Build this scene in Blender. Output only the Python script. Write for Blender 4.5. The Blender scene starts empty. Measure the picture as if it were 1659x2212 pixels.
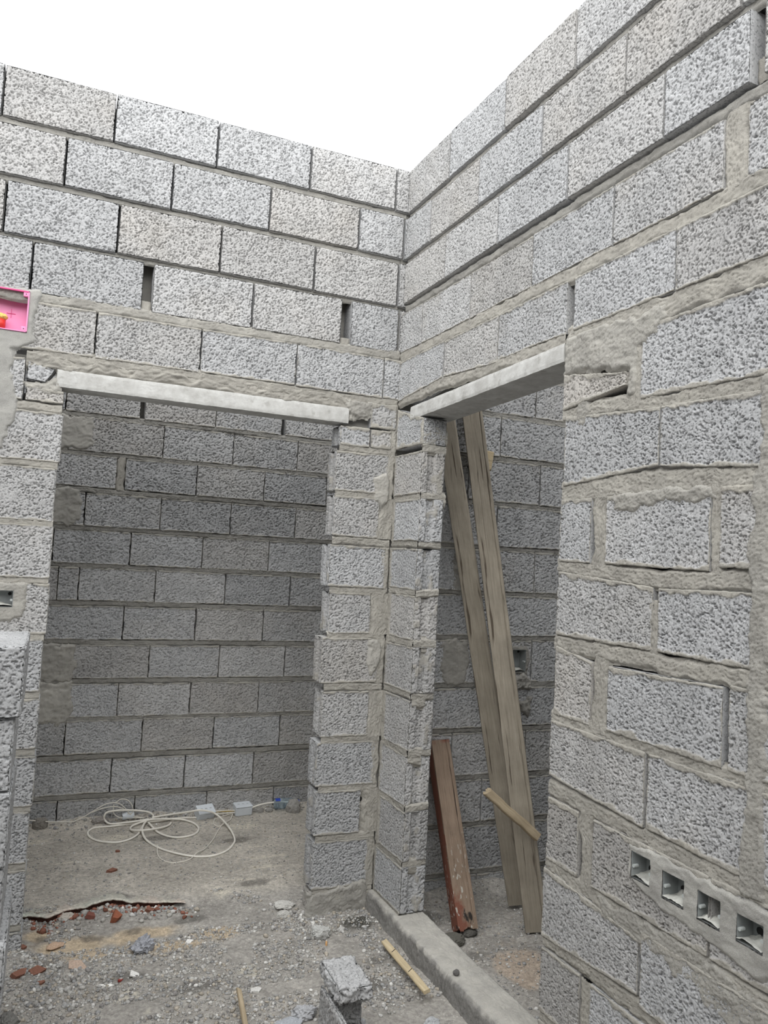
import bpy, bmesh, math, random
import numpy as np
from mathutils import Matrix, Vector

C = bpy.context.scene.collection
rng = np.random.default_rng(7)
random.seed(7)

# ------------------------------------------------------------------ noise
def _h(ix, iy, seed):
    n = (ix.astype(np.int64) * 374761393 + iy.astype(np.int64) * 668265263 + int(seed) * 974634777) & 0xFFFFFFFF
    n = ((n ^ (n >> 13)) * 1274126177) & 0xFFFFFFFF
    n = n ^ (n >> 16)
    n = (n * 2246822519) & 0xFFFFFFFF
    n = n ^ (n >> 15)
    return (n & 0xFFFFFF) / float(0x1000000)

def vn(x, y, seed=0):                       # value noise in [-1, 1]
    ix = np.floor(x); iy = np.floor(y)
    fx = x - ix; fy = y - iy
    fx = fx * fx * (3 - 2 * fx); fy = fy * fy * (3 - 2 * fy)
    a = _h(ix, iy, seed); b = _h(ix + 1, iy, seed); c = _h(ix, iy + 1, seed); d = _h(ix + 1, iy + 1, seed)
    return 2 * (a + (b - a) * fx + (c - a) * fy + (a - b - c + d) * fx * fy) - 1

def fbm(x, y, seed=0, o=3):
    s = 0; a = 1; t = 0
    for i in range(o):
        s = s + a * vn(x, y, seed + 17 * i); t += a; a *= .5; x = x * 2.03 + 5.2; y = y * 2.03 + 1.3
    return s / t

def worley(x, y, seed=0):                   # nearest distance and id of the nearest cell
    ix = np.floor(x); iy = np.floor(y)
    best = np.full(x.shape, 9.0); bid = np.zeros(x.shape)
    for dx in (-1, 0, 1):
        for dy in (-1, 0, 1):
            cx = ix + dx; cy = iy + dy
            px = cx + _h(cx, cy, seed); py = cy + _h(cx, cy, seed + 1)
            d = (px - x) ** 2 + (py - y) ** 2
            m = d < best
            best = np.where(m, d, best); bid = np.where(m, _h(cx, cy, seed + 2), bid)
    return np.sqrt(best), bid

def sstep(a, b, x):
    t = np.clip((x - a) / (b - a), 0, 1)
    return t * t * (3 - 2 * t)

# ------------------------------------------------------------------ materials
def new_mat(name):
    m = bpy.data.materials.new(name); m.use_nodes = True
    nt = m.node_tree; nt.nodes.clear()
    out = nt.nodes.new('ShaderNodeOutputMaterial'); b = nt.nodes.new('ShaderNodeBsdfPrincipled')
    nt.links.new(b.outputs[0], out.inputs[0])
    return m, nt, b

def N(nt, t, **kw):
    n = nt.nodes.new(t)
    for k, v in kw.items(): setattr(n, k, v)
    return n

def mix(nt, fac, a, b, blend='MIX'):
    n = N(nt, 'ShaderNodeMix', data_type='RGBA', blend_type=blend)
    for s, v in ((n.inputs[0], fac), (n.inputs[6], a), (n.inputs[7], b)):
        if isinstance(v, bpy.types.NodeSocket): nt.links.new(v, s)
        elif isinstance(v, (int, float)): s.default_value = v
        else: s.default_value = (*v, 1)
    return n.outputs[2]

def ramp(nt, src, stops):
    r = N(nt, 'ShaderNodeValToRGB'); nt.links.new(src, r.inputs[0])
    e = r.color_ramp.elements
    while len(e) < len(stops): e.new(.5)
    for k, (p, c) in enumerate(stops):
        e[k].position = p; e[k].color = (c, c, c, 1) if isinstance(c, (int, float)) else (*c, 1)
    return r.outputs[0]

def noise(nt, scale, detail=4, rough=.55, vec=None):
    n = N(nt, 'ShaderNodeTexNoise'); n.inputs['Scale'].default_value = scale
    n.inputs['Detail'].default_value = detail; n.inputs['Roughness'].default_value = rough
    if vec is not None: nt.links.new(vec, n.inputs['Vector'])
    return n.outputs[0]

BLOCK = (.475, .480, .486); WARMB = (.475, .452, .420); MORT = (.43, .395, .325)

def mat_masonry():
    # tone attribute: r = tint of the block, g = amount of mortar on the surface, b = warm dust
    m, nt, b = new_mat('masonry')
    at = N(nt, 'ShaderNodeAttribute', attribute_name='tone')
    sp = N(nt, 'ShaderNodeSeparateColor'); nt.links.new(at.outputs['Color'], sp.inputs[0])
    tc = N(nt, 'ShaderNodeTexCoord'); ob = tc.outputs['Object']
    base = mix(nt, sp.outputs[2], BLOCK, WARMB)
    grains = N(nt, 'ShaderNodeTexVoronoi'); grains.inputs['Scale'].default_value = 260
    nt.links.new(ob, grains.inputs['Vector'])
    gsep = N(nt, 'ShaderNodeSeparateColor'); nt.links.new(grains.outputs['Color'], gsep.inputs[0])
    g = ramp(nt, gsep.outputs[0], [(0, .55), (.12, .62), (.2, .95), (.9, 1.03), (1, 1.25)])
    base = mix(nt, .85, base, g, 'MULTIPLY')
    mo = ramp(nt, noise(nt, 9, 5, .6, ob), [(.25, .82), (.75, 1.14)])
    base = mix(nt, .75, base, mo, 'MULTIPLY')
    mc = mix(nt, ramp(nt, noise(nt, 14, 6, .6, ob), [(.3, 0), (.7, 1)]), (.355, .337, .298), (.462, .438, .386))
    mg = mix(nt, ramp(nt, noise(nt, 14, 6, .6, ob), [(.3, 0), (.7, 1)]), (.335, .33, .315), (.43, .425, .40))
    mc = mix(nt, sp.outputs[2], mg, mc)
    sp_ = ramp(nt, noise(nt, 420, 2, .5, ob), [(.3, .8), (.7, 1.12)])
    mc = mix(nt, .8, mc, sp_, 'MULTIPLY')
    col = mix(nt, sp.outputs[1], base, mc)
    tn = N(nt, 'ShaderNodeCombineColor')
    for i in range(3): nt.links.new(sp.outputs[0], tn.inputs[i])
    col = mix(nt, 1, col, tn.outputs[0], 'MULTIPLY')
    nt.links.new(col, b.inputs['Base Color']); b.inputs['Roughness'].default_value = .95
    b.inputs['Specular IOR Level'].default_value = .15
    bp = N(nt, 'ShaderNodeBump'); bp.inputs['Strength'].default_value = .55; bp.inputs['Distance'].default_value = .0025
    nt.links.new(noise(nt, 330, 4, .65, ob), bp.inputs['Height']); nt.links.new(bp.outputs[0], b.inputs['Normal'])
    return m

def mat_simple(name, col, rough=.6, var=.12, scale=30, bump=.0, bscale=200, spec=.3):
    m, nt, b = new_mat(name)
    tc = N(nt, 'ShaderNodeTexCoord'); ob = tc.outputs['Object']
    r = ramp(nt, noise(nt, scale, 5, .6, ob), [(.3, 1 - var), (.7, 1 + var)])
    nt.links.new(mix(nt, 1, col, r, 'MULTIPLY'), b.inputs['Base Color'])
    b.inputs['Roughness'].default_value = rough; b.inputs['Specular IOR Level'].default_value = spec
    if bump:
        bp = N(nt, 'ShaderNodeBump'); bp.inputs['Strength'].default_value = .6; bp.inputs['Distance'].default_value = bump
        nt.links.new(noise(nt, bscale, 4, .6, ob), bp.inputs['Height']); nt.links.new(bp.outputs[0], b.inputs['Normal'])
    return m

def mat_precast():
    m, nt, b = new_mat('precast_concrete')
    tc = N(nt, 'ShaderNodeTexCoord'); ob = tc.outputs['Object']
    c = mix(nt, ramp(nt, noise(nt, 18, 6, .65, ob), [(.35, 0), (.65, 1)]), (.45, .445, .425), (.61, .61, .59))
    c = mix(nt, ramp(nt, noise(nt, 30, 3, .5, ob), [(.60, 0), (.70, .55)]), c, (.33, .32, .30))
    nt.links.new(c, b.inputs['Base Color']); b.inputs['Roughness'].default_value = .85
    b.inputs['Specular IOR Level'].default_value = .2
    bp = N(nt, 'ShaderNodeBump'); bp.inputs['Strength'].default_value = .4; bp.inputs['Distance'].default_value = .003
    nt.links.new(noise(nt, 90, 5, .6, ob), bp.inputs['Height']); nt.links.new(bp.outputs[0], b.inputs['Normal'])
    return m

def mat_wood(name, c1, c2, dark, paint=None):
    # grain runs along the object's own z axis
    m, nt, b = new_mat(name)
    tc = N(nt, 'ShaderNodeTexCoord'); ob = tc.outputs['Object']
    mp = N(nt, 'ShaderNodeMapping'); mp.inputs['Scale'].default_value = (1, 1, .06); nt.links.new(ob, mp.inputs[0])
    g = noise(nt, 140, 5, .65, mp.outputs[0])
    c = mix(nt, ramp(nt, g, [(.3, 0), (.7, 1)]), c1, c2)
    g2 = ramp(nt, noise(nt, 55, 3, .5, mp.outputs[0]), [(.30, 1), (.36, 0)])
    c = mix(nt, g2, c, dark)
    st = ramp(nt, noise(nt, 7, 4, .6, ob), [(.35, .78), (.7, 1.1)])
    c = mix(nt, .8, c, st, 'MULTIPLY')
    if paint:
        pm, wear = paint
        at = N(nt, 'ShaderNodeAttribute', attribute_name='paint')
        a = N(nt, 'ShaderNodeMath', operation='ADD'); nt.links.new(at.outputs['Fac'], a.inputs[0])
        nz = N(nt, 'ShaderNodeMath', operation='MULTIPLY_ADD'); nt.links.new(noise(nt, 26, 5, .65, ob), nz.inputs[0])
        nz.inputs[1].default_value = wear; nz.inputs[2].default_value = -wear / 2
        nt.links.new(nz.outputs[0], a.inputs[1])
        c = mix(nt, ramp(nt, a.outputs[0], [(.42, 0), (.58, 1)]), c, pm)
        mp2 = N(nt, 'ShaderNodeMapping'); mp2.inputs['Scale'].default_value = (1, 1, .45); nt.links.new(ob, mp2.inputs[0])
        sepz = N(nt, 'ShaderNodeSeparateXYZ'); nt.links.new(ob, sepz.inputs[0])
        low = ramp(nt, sepz.outputs[2], [(.12, 1), (.42, 0)])
        sx = ramp(nt, noise(nt, 95, 2, .4, mp2.outputs[0]), [(.64, 0), (.67, 1)])
        mm = N(nt, 'ShaderNodeMath', operation='MULTIPLY'); nt.links.new(low, mm.inputs[0]); nt.links.new(sx, mm.inputs[1])
        c = mix(nt, mm.outputs[0], c, (.45, .43, .38))
        dk = ramp(nt, noise(nt, 22, 4, .6, mp2.outputs[0]), [(.60, 0), (.66, 1)])
        m2 = N(nt, 'ShaderNodeMath', operation='MULTIPLY'); nt.links.new(low, m2.inputs[0]); nt.links.new(dk, m2.inputs[1])
        c = mix(nt, m2.outputs[0], c, (.035, .03, .027))
    nt.links.new(c, b.inputs['Base Color']); b.inputs['Roughness'].default_value = .8
    b.inputs['Specular IOR Level'].default_value = .2
    bp = N(nt, 'ShaderNodeBump'); bp.inputs['Strength'].default_value = .5; bp.inputs['Distance'].default_value = .002
    nt.links.new(g, bp.inputs['Height']); nt.links.new(bp.outputs[0], b.inputs['Normal'])
    return m

def mat_ground():
    m, nt, b = new_mat('ground')
    at = N(nt, 'ShaderNodeAttribute', attribute_name='dirt')
    tc = N(nt, 'ShaderNodeTexCoord'); ob = tc.outputs['Object']
    r = ramp(nt, noise(nt, 60, 6, .7, ob), [(.3, .66), (.7, 1.3)])
    c = mix(nt, 1, at.outputs['Color'], r, 'MULTIPLY')
    v = N(nt, 'ShaderNodeTexVoronoi'); v.inputs['Scale'].default_value = 170; nt.links.new(ob, v.inputs['Vector'])
    s = N(nt, 'ShaderNodeSeparateColor'); nt.links.new(v.outputs['Color'], s.inputs[0])
    sp = ramp(nt, s.outputs[0], [(0, .6), (.1, .75), (.2, 1), (.88, 1.0), (.95, 1.55)])
    c = mix(nt, .40, c, sp, 'MULTIPLY')
    nt.links.new(c, b.inputs['Base Color']); b.inputs['Roughness'].default_value = .95
    b.inputs['Specular IOR Level'].default_value = .12
    bp = N(nt, 'ShaderNodeBump'); bp.inputs['Strength'].default_value = .7; bp.inputs['Distance'].default_value = .004
    nt.links.new(noise(nt, 190, 5, .7, ob), bp.inputs['Height']); nt.links.new(bp.outputs[0], b.inputs['Normal'])
    return m

def mat_attr(name, attr, rough=.9):
    m, nt, b = new_mat(name)
    at = N(nt, 'ShaderNodeAttribute', attribute_name=attr)
    tc = N(nt, 'ShaderNodeTexCoord')
    r = ramp(nt, noise(nt, 240, 4, .6, tc.outputs['Object']), [(.3, .75), (.7, 1.2)])
    nt.links.new(mix(nt, 1, at.outputs['Color'], r, 'MULTIPLY'), b.inputs['Base Color'])
    b.inputs['Roughness'].default_value = rough; b.inputs['Specular IOR Level'].default_value = .15
    return m

MAS = mat_masonry()
PRE = mat_precast()
GND = mat_ground()
GRAV = mat_attr('gravel', 'stone')
WOOD = mat_wood('weathered_timber', (.255, .224, .178), (.375, .335, .272), (.10, .08, .06))
PALE = mat_wood('pale_timber', (.50, .40, .25), (.70, .59, .40), (.30, .20, .11))
FRESH = mat_wood('split_timber', (.34, .27, .18), (.52, .43, .30), (.12, .09, .06))
REDW = mat_wood('painted_timber', (.22, .16, .115), (.33, .25, .19), (.07, .05, .04), paint=((.205, .085, .058), .6))
PINK = mat_simple('pink_plastic', (.84, .31, .53), .45, .05, 8)
PINKE = mat_simple('pink_plastic_rim', (.80, .10, .30), .4, .05, 8)
METAL = mat_simple('galvanised_box', (.30, .32, .32), .5, .15, 40, spec=.5)
PVC = mat_simple('cable_sheath', (.78, .75, .68), .5, .06, 20, spec=.4)
WIRE = mat_simple('thin_wire', (.72, .69, .62), .5, .06, 20, spec=.4)
YEL = mat_simple('yellow_wire', (.66, .48, .12), .5, .06, 20, spec=.4)
WPL = mat_simple('white_plastic', (.66, .70, .74), .4, .04, 15, spec=.5)
DARK = mat_simple('dark_void', (.03, .03, .03), .8, .1, 20)
REDP = mat_simple('red_plastic', (.70, .045, .03), .4, .05, 15, spec=.5)
FOAM = mat_simple('yellow_foam', (.80, .52, .16), .8, .2, 90, .004, 150)
BLUEC = mat_simple('blue_cap', (.02, .06, .42), .4, .05, 15, spec=.5)
PLAST = mat_simple('white_plaster', (.54, .54, .50), .9, .12, 40, .004, 90, .15)
SCREW = mat_simple('screw_boss', (.50, .53, .52), .4, .05, 30, spec=.5)

def mat_bottle():
    m, nt, b = new_mat('clear_bottle')
    b.inputs['Base Color'].default_value = (.66, .80, .90, 1); b.inputs['Roughness'].default_value = .12
    b.inputs['Transmission Weight'].default_value = .85; b.inputs['IOR'].default_value = 1.25
    return m
BOT = mat_bottle()

# ------------------------------------------------------------------ mesh helpers
class Acc:
    def __init__(s): s.v = []; s.f = []; s.a = []; s.n = 0
    def grid(s, P, A, keep=None, flip=False):
        # P (n, m, 3) points, A (n, m, 3) attribute; keep (n-1, m-1) mask of the faces
        n, m = P.shape[:2]
        i = np.arange(n * m).reshape(n, m)
        q = np.stack([i[:-1, :-1], i[1:, :-1], i[1:, 1:], i[:-1, 1:]], -1)
        q = q.reshape(-1, 4) if keep is None else q[keep]
        if flip: q = q[:, ::-1]
        s.v.append(P.reshape(-1, 3)); s.a.append(np.broadcast_to(A, P.shape).reshape(-1, 3)); s.f.append(q + s.n); s.n += n * m
    def mesh(s, name, attr='tone', smooth=True):
        V = np.concatenate(s.v); F = np.concatenate(s.f); A = np.concatenate(s.a)
        me = bpy.data.meshes.new(name)
        me.vertices.add(len(V)); me.vertices.foreach_set('co', V.astype(np.float32).ravel())
        me.loops.add(len(F) * 4); me.loops.foreach_set('vertex_index', F.astype(np.int32).ravel())
        me.polygons.add(len(F)); me.polygons.foreach_set('loop_start', np.arange(len(F), dtype=np.int32) * 4)
        me.polygons.foreach_set('use_smooth', np.full(len(F), smooth))
        me.update(calc_edges=True)
        at = me.attributes.new(attr, 'FLOAT_COLOR', 'POINT')
        at.data.foreach_set('color', np.concatenate([A, np.ones((len(A), 1))], 1).astype(np.float32).ravel())
        me.validate()
        return me

def link(name, me, mat, parent=None):
    o = bpy.data.objects.new(name, me); C.objects.link(o)
    if mat is not None: me.materials.append(mat)
    if parent is not None: o.parent = parent
    return o

def tag(o, label=None, cat=None, group=None, kind=None):
    for k, v in (('label', label), ('category', cat), ('group', group), ('kind', kind)):
        if v: o[k] = v
    return o

def empty(name, loc, label, cat, group=None):
    o = bpy.data.objects.new(name, None); o.empty_display_size = .05; C.objects.link(o); o.location = loc
    return tag(o, label, cat, group)

def bm_mesh(name, bm, smooth=False):
    me = bpy.data.meshes.new(name); bm.normal_update(); bm.to_mesh(me); bm.free()
    if smooth:
        for p in me.polygons: p.use_smooth = True
    return me

def bm_box(bm, lo, hi, M=None, bev=0, seg=2):
    x0, y0, z0 = lo; x1, y1, z1 = hi
    vs = [bm.verts.new(p) for p in ((x0, y0, z0), (x1, y0, z0), (x1, y1, z0), (x0, y1, z0), (x0, y0, z1), (x1, y0, z1), (x1, y1, z1), (x0, y1, z1))]
    fs = [bm.faces.new([vs[i] for i in q]) for q in ((3, 2, 1, 0), (4, 5, 6, 7), (0, 1, 5, 4), (1, 2, 6, 5), (2, 3, 7, 6), (3, 0, 4, 7))]
    if bev:
        es = list({e for f in fs for e in f.edges})
        r = bmesh.ops.bevel(bm, geom=es, offset=bev, segments=seg, affect='EDGES', profile=.5)
        vs = list({v for f in r['faces'] for v in f.verts} | {v for v in vs if v.is_valid})
    if M is not None: bmesh.ops.transform(bm, matrix=M, verts=[v for v in vs if v.is_valid])

class Frame:
    def __init__(s, O, U, Nn):
        s.O = np.array(O, float); s.U = np.array(U, float); s.N = np.array(Nn, float); s.Z = np.array([0, 0, 1.])
        s.flip = np.dot(np.cross(s.U, s.Z), s.N) < 0
    def pos(s, u, z, h):
        return s.O + u[..., None] * s.U + z[..., None] * s.Z + h[..., None] * s.N

ANG = 0.0267
P1F = Frame((0, 0, 0), (1, 0, 0), (0, -1, 0))
P2F = Frame((0, 0, 0), (math.sin(ANG), -math.cos(ANG), 0), (-math.cos(ANG), -math.sin(ANG), 0))
Y3, Y4 = 1.40, .06
P3F = Frame((0, Y3, 0), (1, 0, 0), (0, -1, 0))
P4F = Frame((0, Y4, 0), (1, 0, 0), (0, -1, 0))
_sd = [100]

def pores(x, y, seed, s=.0105):
    w = .4 * s
    xx = x + w * vn(x / s * 1.3, y / s * 1.3, seed + 5) + .25 * w * vn(x / s * 3, y / s * 3, seed + 6)
    yy = y + w * vn(x / s * 1.3 + 9, y / s * 1.3, seed + 7)
    d, i = worley(xx / s, yy / (s * .8), seed + 8)
    rad = .08 + .42 * i ** 1.9
    deep = 1 - sstep(rad * .66, rad, d)
    d2, i2 = worley(xx / (s * .6), yy / (s * .6), seed + 21)
    deep2 = (1 - sstep(.15, .36, d2)) * (i2 > .70)
    g = (1 - np.clip(d, 0, 1) ** 2)
    h = -np.maximum(.0080 * deep * (.35 + .85 * i), .0035 * deep2) + .0007 * vn(xx / (s * .45), yy / (s * .45), seed + 30)
    return h

def add_block(acc, fr, quad, T=.11, res=.004, fine='F', r=.0055, seed=None, tint=1., warm=0., smear=(0, 0, 0, 0), groove='', pore=1., holes=(), chip=1., hn=0., s=.0076, back=True, rough=0.):
    """quad: (u, z) of the four corners bottom-left, bottom-right, top-right, top-left on the wall plane.
    smear: widths of mortar dragged over the face from bottom, right, top, left."""
    if seed is None: _sd[0] += 31; seed = _sd[0]
    q = np.array(quad, float)
    W = .5 * (abs(q[1, 0] - q[0, 0]) + abs(q[2, 0] - q[3, 0])); H = .5 * (abs(q[3, 1] - q[0, 1]) + abs(q[2, 1] - q[1, 1]))
    dims = np.array([W, H, T])
    lo = np.full(3, r); hi = np.maximum(dims - r, lo + 1e-5)
    def face(ax, side, rs):
        o = [k for k in range(3) if k != ax]
        n = [max(3, int(round(dims[k] / rs)) + 1) for k in o]
        g = np.meshgrid(np.linspace(0, dims[o[0]], n[0]), np.linspace(0, dims[o[1]], n[1]), indexing='ij')
        p = np.zeros(g[0].shape + (3,)); p[..., o[0]] = g[0]; p[..., o[1]] = g[1]; p[..., ax] = side * dims[ax]
        c = np.clip(p, lo, hi); d = p - c
        L = np.linalg.norm(d, axis=-1, keepdims=True); d = d / L
        gx = g[0] + seed * .731 + ax * 3.7; gy = g[1] + seed * .377 + side * 7.1
        a, b = p[..., 0], p[..., 1]
        isfine = rs < .02
        h = .0012 * fbm(gx / .05, gy / .05, seed, 2)
        m = np.zeros(g[0].shape)
        if isfine:
            po = pores(gx, gy, seed, s) * pore
            nz = .5 + .5 * fbm(gx / .035, gy / .035, seed + 3, 3)
            if ax == 2 and side == 0:
                ds = (b, W - a, H - b, a)
                for dd, w in zip(ds, smear):
                    if w > 0: m = np.maximum(m, 1 - sstep(.75, 1.0, dd / (w * (.15 + 1.7 * nz ** 1.3))))
            elif any(smear):
                m = np.maximum(m, sstep(.62, .75, .5 + .5 * fbm(gx / .05, gy / .03, seed + 4, 3)) * .8)
            h = h + po * (1 - .85 * m) + m * (.0022 + .0014 * fbm(gx / .008, gy / .008, seed + 9, 2))
            edge = 1 - np.max(np.abs(d), axis=-1)
            if rough: h = h + rough * fbm(gx / .03, gy / .03, seed + 15, 3) + .4 * rough * fbm(gx / .009, gy / .009, seed + 16, 2)
            h = h - edge * chip * (.006 + .030 * np.clip(fbm(gx / .028, gy / .028, seed + 11, 2), 0, 1))
        if ax == 0 and (('R' in groove and side == 1) or ('L' in groove and side == 0)):
            cc = p[..., 2]
            h = h - .013 * (sstep(.030, .037, cc) - sstep(.062, .069, cc)) * sstep(0, .004, L[..., 0])
        P = c + d * (r + h)[..., None]
        s_, t_ = P[..., 0] / W, P[..., 1] / H
        uz = ((1 - s_) * (1 - t_))[..., None] * q[0] + (s_ * (1 - t_))[..., None] * q[1] + (s_ * t_)[..., None] * q[2] + ((1 - s_) * t_)[..., None] * q[3]
        X = fr.pos(uz[..., 0], uz[..., 1], hn - P[..., 2])
        A = np.stack([np.full(m.shape, tint) * (1 - m) + m, m, np.clip(warm * (1 - m) + .75 * m + .3 * np.clip(fbm(gx / .12, gy / .12, seed + 13, 2), 0, 1) * (warm > 0), 0, 1)], -1)
        keep = None
        if holes and ax == 2 and side == 0:
            uc = .25 * (uz[:-1, :-1] + uz[1:, :-1] + uz[1:, 1:] + uz[:-1, 1:])
            keep = np.ones(uc.shape[:2], bool)
            for u0, u1, z0, z1 in holes:
                keep &= ~((uc[..., 0] > u0) & (uc[..., 0] < u1) & (uc[..., 1] > z0) & (uc[..., 1] < z1))
        fl = {(2, 0): False, (2, 1): True, (0, 0): True, (0, 1): False, (1, 0): False, (1, 1): True}[(ax, side)]
        acc.grid(X, A, keep, flip=(fl != fr.flip))
    face(2, 0, res)
    if back: face(2, 1, .06)
    for ax, side, k in ((0, 0, 'L'), (0, 1, 'R'), (1, 0, 'B'), (1, 1, 'T')):
        face(ax, side, res * 1.15 if k in fine else .03)

def bed(acc, fr, us, zs, gap, off=.0, amp=.004, smear=.012, res=.005, seed=None, vert=False, tint=1., warm=.75):
    """a strip of mortar along a polyline of (u, z); off = how far it stands before the block faces."""
    if seed is None: _sd[0] += 17; seed = _sd[0]
    us = np.array(us, float); zs = np.array(zs, float)
    dd = np.concatenate([[0], np.cumsum(np.hypot(np.diff(us), np.diff(zs)))])
    n = max(3, int(dd[-1] / res)); smear = smear * .85; w = gap / 2 + smear
    k = max(5, int(2 * w / (res * .7)))
    t = np.linspace(0, dd[-1], n); u = np.interp(t, dd, us); z = np.interp(t, dd, zs)
    S, Tt = np.meshgrid(np.arange(n), np.linspace(-w, w, k), indexing='ij')
    uu = u[S]; zz = z[S]
    lat = Tt + .25 * gap * fbm(t[S] / .05, 0 * Tt, seed, 2)
    if vert: uu = uu + lat
    else: zz = zz + lat
    sx = t[S] + seed * .37; sy = Tt + seed * .21
    rag = .3 + 1.2 * (.5 + .5 * fbm(sx / .03, np.sign(Tt) * 3.1, seed + 1, 3))
    fall = sstep(.62, 1.02, np.abs(Tt) / (gap / 2 + smear * np.clip(rag, .25, 1.1)))
    wd, wi = worley(sx / .0075, sy / .006, seed + 5)
    h = min(off, .0005) - .0015 + +.40 * amp * fbm(sx / .03, sy / .012, seed + 2, 3) + .0016 * fbm(sx / .006, sy / .005, seed + 3, 2) - .0035 * (1 - sstep(.1, .45, wd)) * (wi > .5) - fall * (.0075 + max(off, 0))
    A = np.stack([tint * (1 + .12 * fbm(sx / .06, sy / .03, seed + 4, 2)), np.ones(h.shape), np.ones(h.shape) * warm], -1)
    acc.grid(fr.pos(uu, zz, h), A, flip=(fr.flip != vert))

def dist_poly(u, z, poly):
    P = np.array(poly, float); n = len(P)
    best = np.full(u.shape, 1e9); ins = np.zeros(u.shape, bool)
    for i in range(n):
        a = P[i]; b = P[(i + 1) % n]; e = b - a
        t = np.clip(((u - a[0]) * e[0] + (z - a[1]) * e[1]) / (e @ e), 0, 1)
        best = np.minimum(best, np.hypot(u - a[0] - t * e[0], z - a[1] - t * e[1]))
        if a[1] != b[1]:
            ins ^= ((a[1] > z) != (b[1] > z)) & (u < (b[0] - a[0]) * (z - a[1]) / (b[1] - a[1]) + a[0])
    return np.where(ins, best, -best)

def patch(fr, poly, parent, off=.004, amp=.003, rag=.014, res=.004, holes=(), tint=1., seed=None, label=None, name='mortar_patch', warm=.5, scale=.03, edge=.014):
    if seed is None: _sd[0] += 13; seed = _sd[0]
    P = np.array(poly)
    u0, z0 = P.min(0) - .02; u1, z1 = P.max(0) + .02
    U, Z = np.meshgrid(np.arange(u0, u1, res), np.arange(z0, z1, res), indexing='ij')
    d = dist_poly(U, Z, poly) + rag * fbm(U / scale + seed, Z / scale, seed, 3)
    h = -.007 + (off + .007) * sstep(-.003, edge, d) + amp * fbm(U / .04 + seed, Z / .025, seed + 1, 4) + .35 * amp * fbm(U / .009, Z / .008, seed + 2, 3) - (.0028 if name == 'mortar_patch' and warm > .3 else 0) * (1 - sstep(.1, .4, worley(U / .009 + seed, Z / .007, seed + 8)[0]))
    keep = (.25 * (d[:-1, :-1] + d[1:, :-1] + d[1:, 1:] + d[:-1, 1:])) > -.003
    uc = U[:-1, :-1] + res / 2; zc = Z[:-1, :-1] + res / 2
    for a, b, c, e in holes: keep &= ~((uc > a) & (uc < b) & (zc > c) & (zc < e))
    acc = Acc()
    A = np.stack([tint * (1 + .10 * fbm(U / .07, Z / .07, seed + 3, 2)), np.ones(U.shape), np.full(U.shape, warm)], -1)
    acc.grid(fr.pos(U, Z, h), A, keep, flip=fr.flip)
    o = link(name, acc.mesh(name), MAS, parent)
    if label: o['label'] = label
    return o

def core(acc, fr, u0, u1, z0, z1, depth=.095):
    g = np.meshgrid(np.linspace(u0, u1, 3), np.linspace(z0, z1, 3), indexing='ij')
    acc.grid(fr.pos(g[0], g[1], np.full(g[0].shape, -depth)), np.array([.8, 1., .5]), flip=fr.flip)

def rows(acc, fr, table, res, smear=0., T=.11, fineL=None, u_lo=-99, u_hi=99, holes=(), tintv=.08, warmv=.42, r=.0042, s=.0076, chip=1.):
    """table rows: (z_top, z_bottom, [entries]); an entry is (u_left, u_right[, options])"""
    for zt, zb, ents in table:
        for e in ents:
            u0, u1 = e[0], e[1]; o = dict(e[2]) if len(e) > 2 else {}
            g = .0010 + .0010 * rng.random()
            j = lambda: (rng.random() - .5) * .004
            ztl, ztr = o.pop('zt', (zt, zt)); zbl, zbr = o.pop('zb', (zb, zb))
            q = [(u0 + g, zbl + j()), (u1 - g, zbr + j()), (u1 - g, ztr + j()), (u0 + g, ztl + j())]
            kw = dict(T=T, res=res, r=r, s=s, chip=chip, tint=1 + tintv * (2 * rng.random() - 1), warm=max(0, warmv * (2 * rng.random() - .8)), smear=(smear, smear * .25, smear, smear * .25), holes=holes, hn=.003 * (rng.random() - .5))
            kw.update(o)
            add_block(acc, fr, q, **kw)

def seq(js, end0=None, end1=None, **kw):
    js = ([end0] if end0 is not None else []) + list(js) + ([end1] if end1 is not None else [])
    return [(a, b, kw) for a, b in zip(js[:-1], js[1:])]

def stretch(table, lo=None, hi=None, res=.012):
    # carry every course on with whole blocks to the ends of the wall
    out = []
    for zt, zb, es in table:
        es = list(es); u = es[0][0]; v = es[-1][1]; pre = []; post = []
        while lo is not None and u > lo + .03:
            w = max(lo, u - .395); pre.insert(0, (w, u, {'res': res})); u = w
        while hi is not None and v < hi - .03:
            w = min(hi, v + .395); post.append((v, w, {'res': res})); v = w
        out.append((zt, zb, pre + es + post))
    return out

def bx_obj(name, lo, hi, mat, parent=None, bev=0):
    bm = bmesh.new(); bm_box(bm, lo, hi, bev=bev)
    return link(name, bm_mesh(name, bm), mat, parent)

# ================================================================== WALL LEFT (with the left doorway)
BOXP = (-1.70, -1.495, -.995, -.842)             # pink junction box opening u0, u1, z0, z1
BOXS = (-1.62, -1.468, -1.996, -1.936)           # small socket box on the pier
H1 = [BOXP, BOXS]
acc = Acc()
up = [
 (-.013, -.199, seq([-2.03, -1.638, -1.248, -.853, -.458, -.06, .1], -2.42)),
 (-.231, -.414, seq([-2.2, -1.805, -1.411, -1.018, -.622, -.225, -.012]) + [(-.008, .1)]),
 (-.441, -.630, seq([-2.39, -1.997, -1.602, -1.207, -.813, -.416, -.028]) + [(-.026, .1)]),
 (-.650, -.838, [(-2.285, -1.89), (-1.89, -1.497), (-1.497, -1.101, {'tint': .93}), (-1.066, -.669), (-.669, -.281), (-.240, -.015), (-.010, .1)]),
]
rows(acc, P1F, stretch([(a + .003, b - .003, e) for a, b, e in up], -3.1), .0030)
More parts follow.
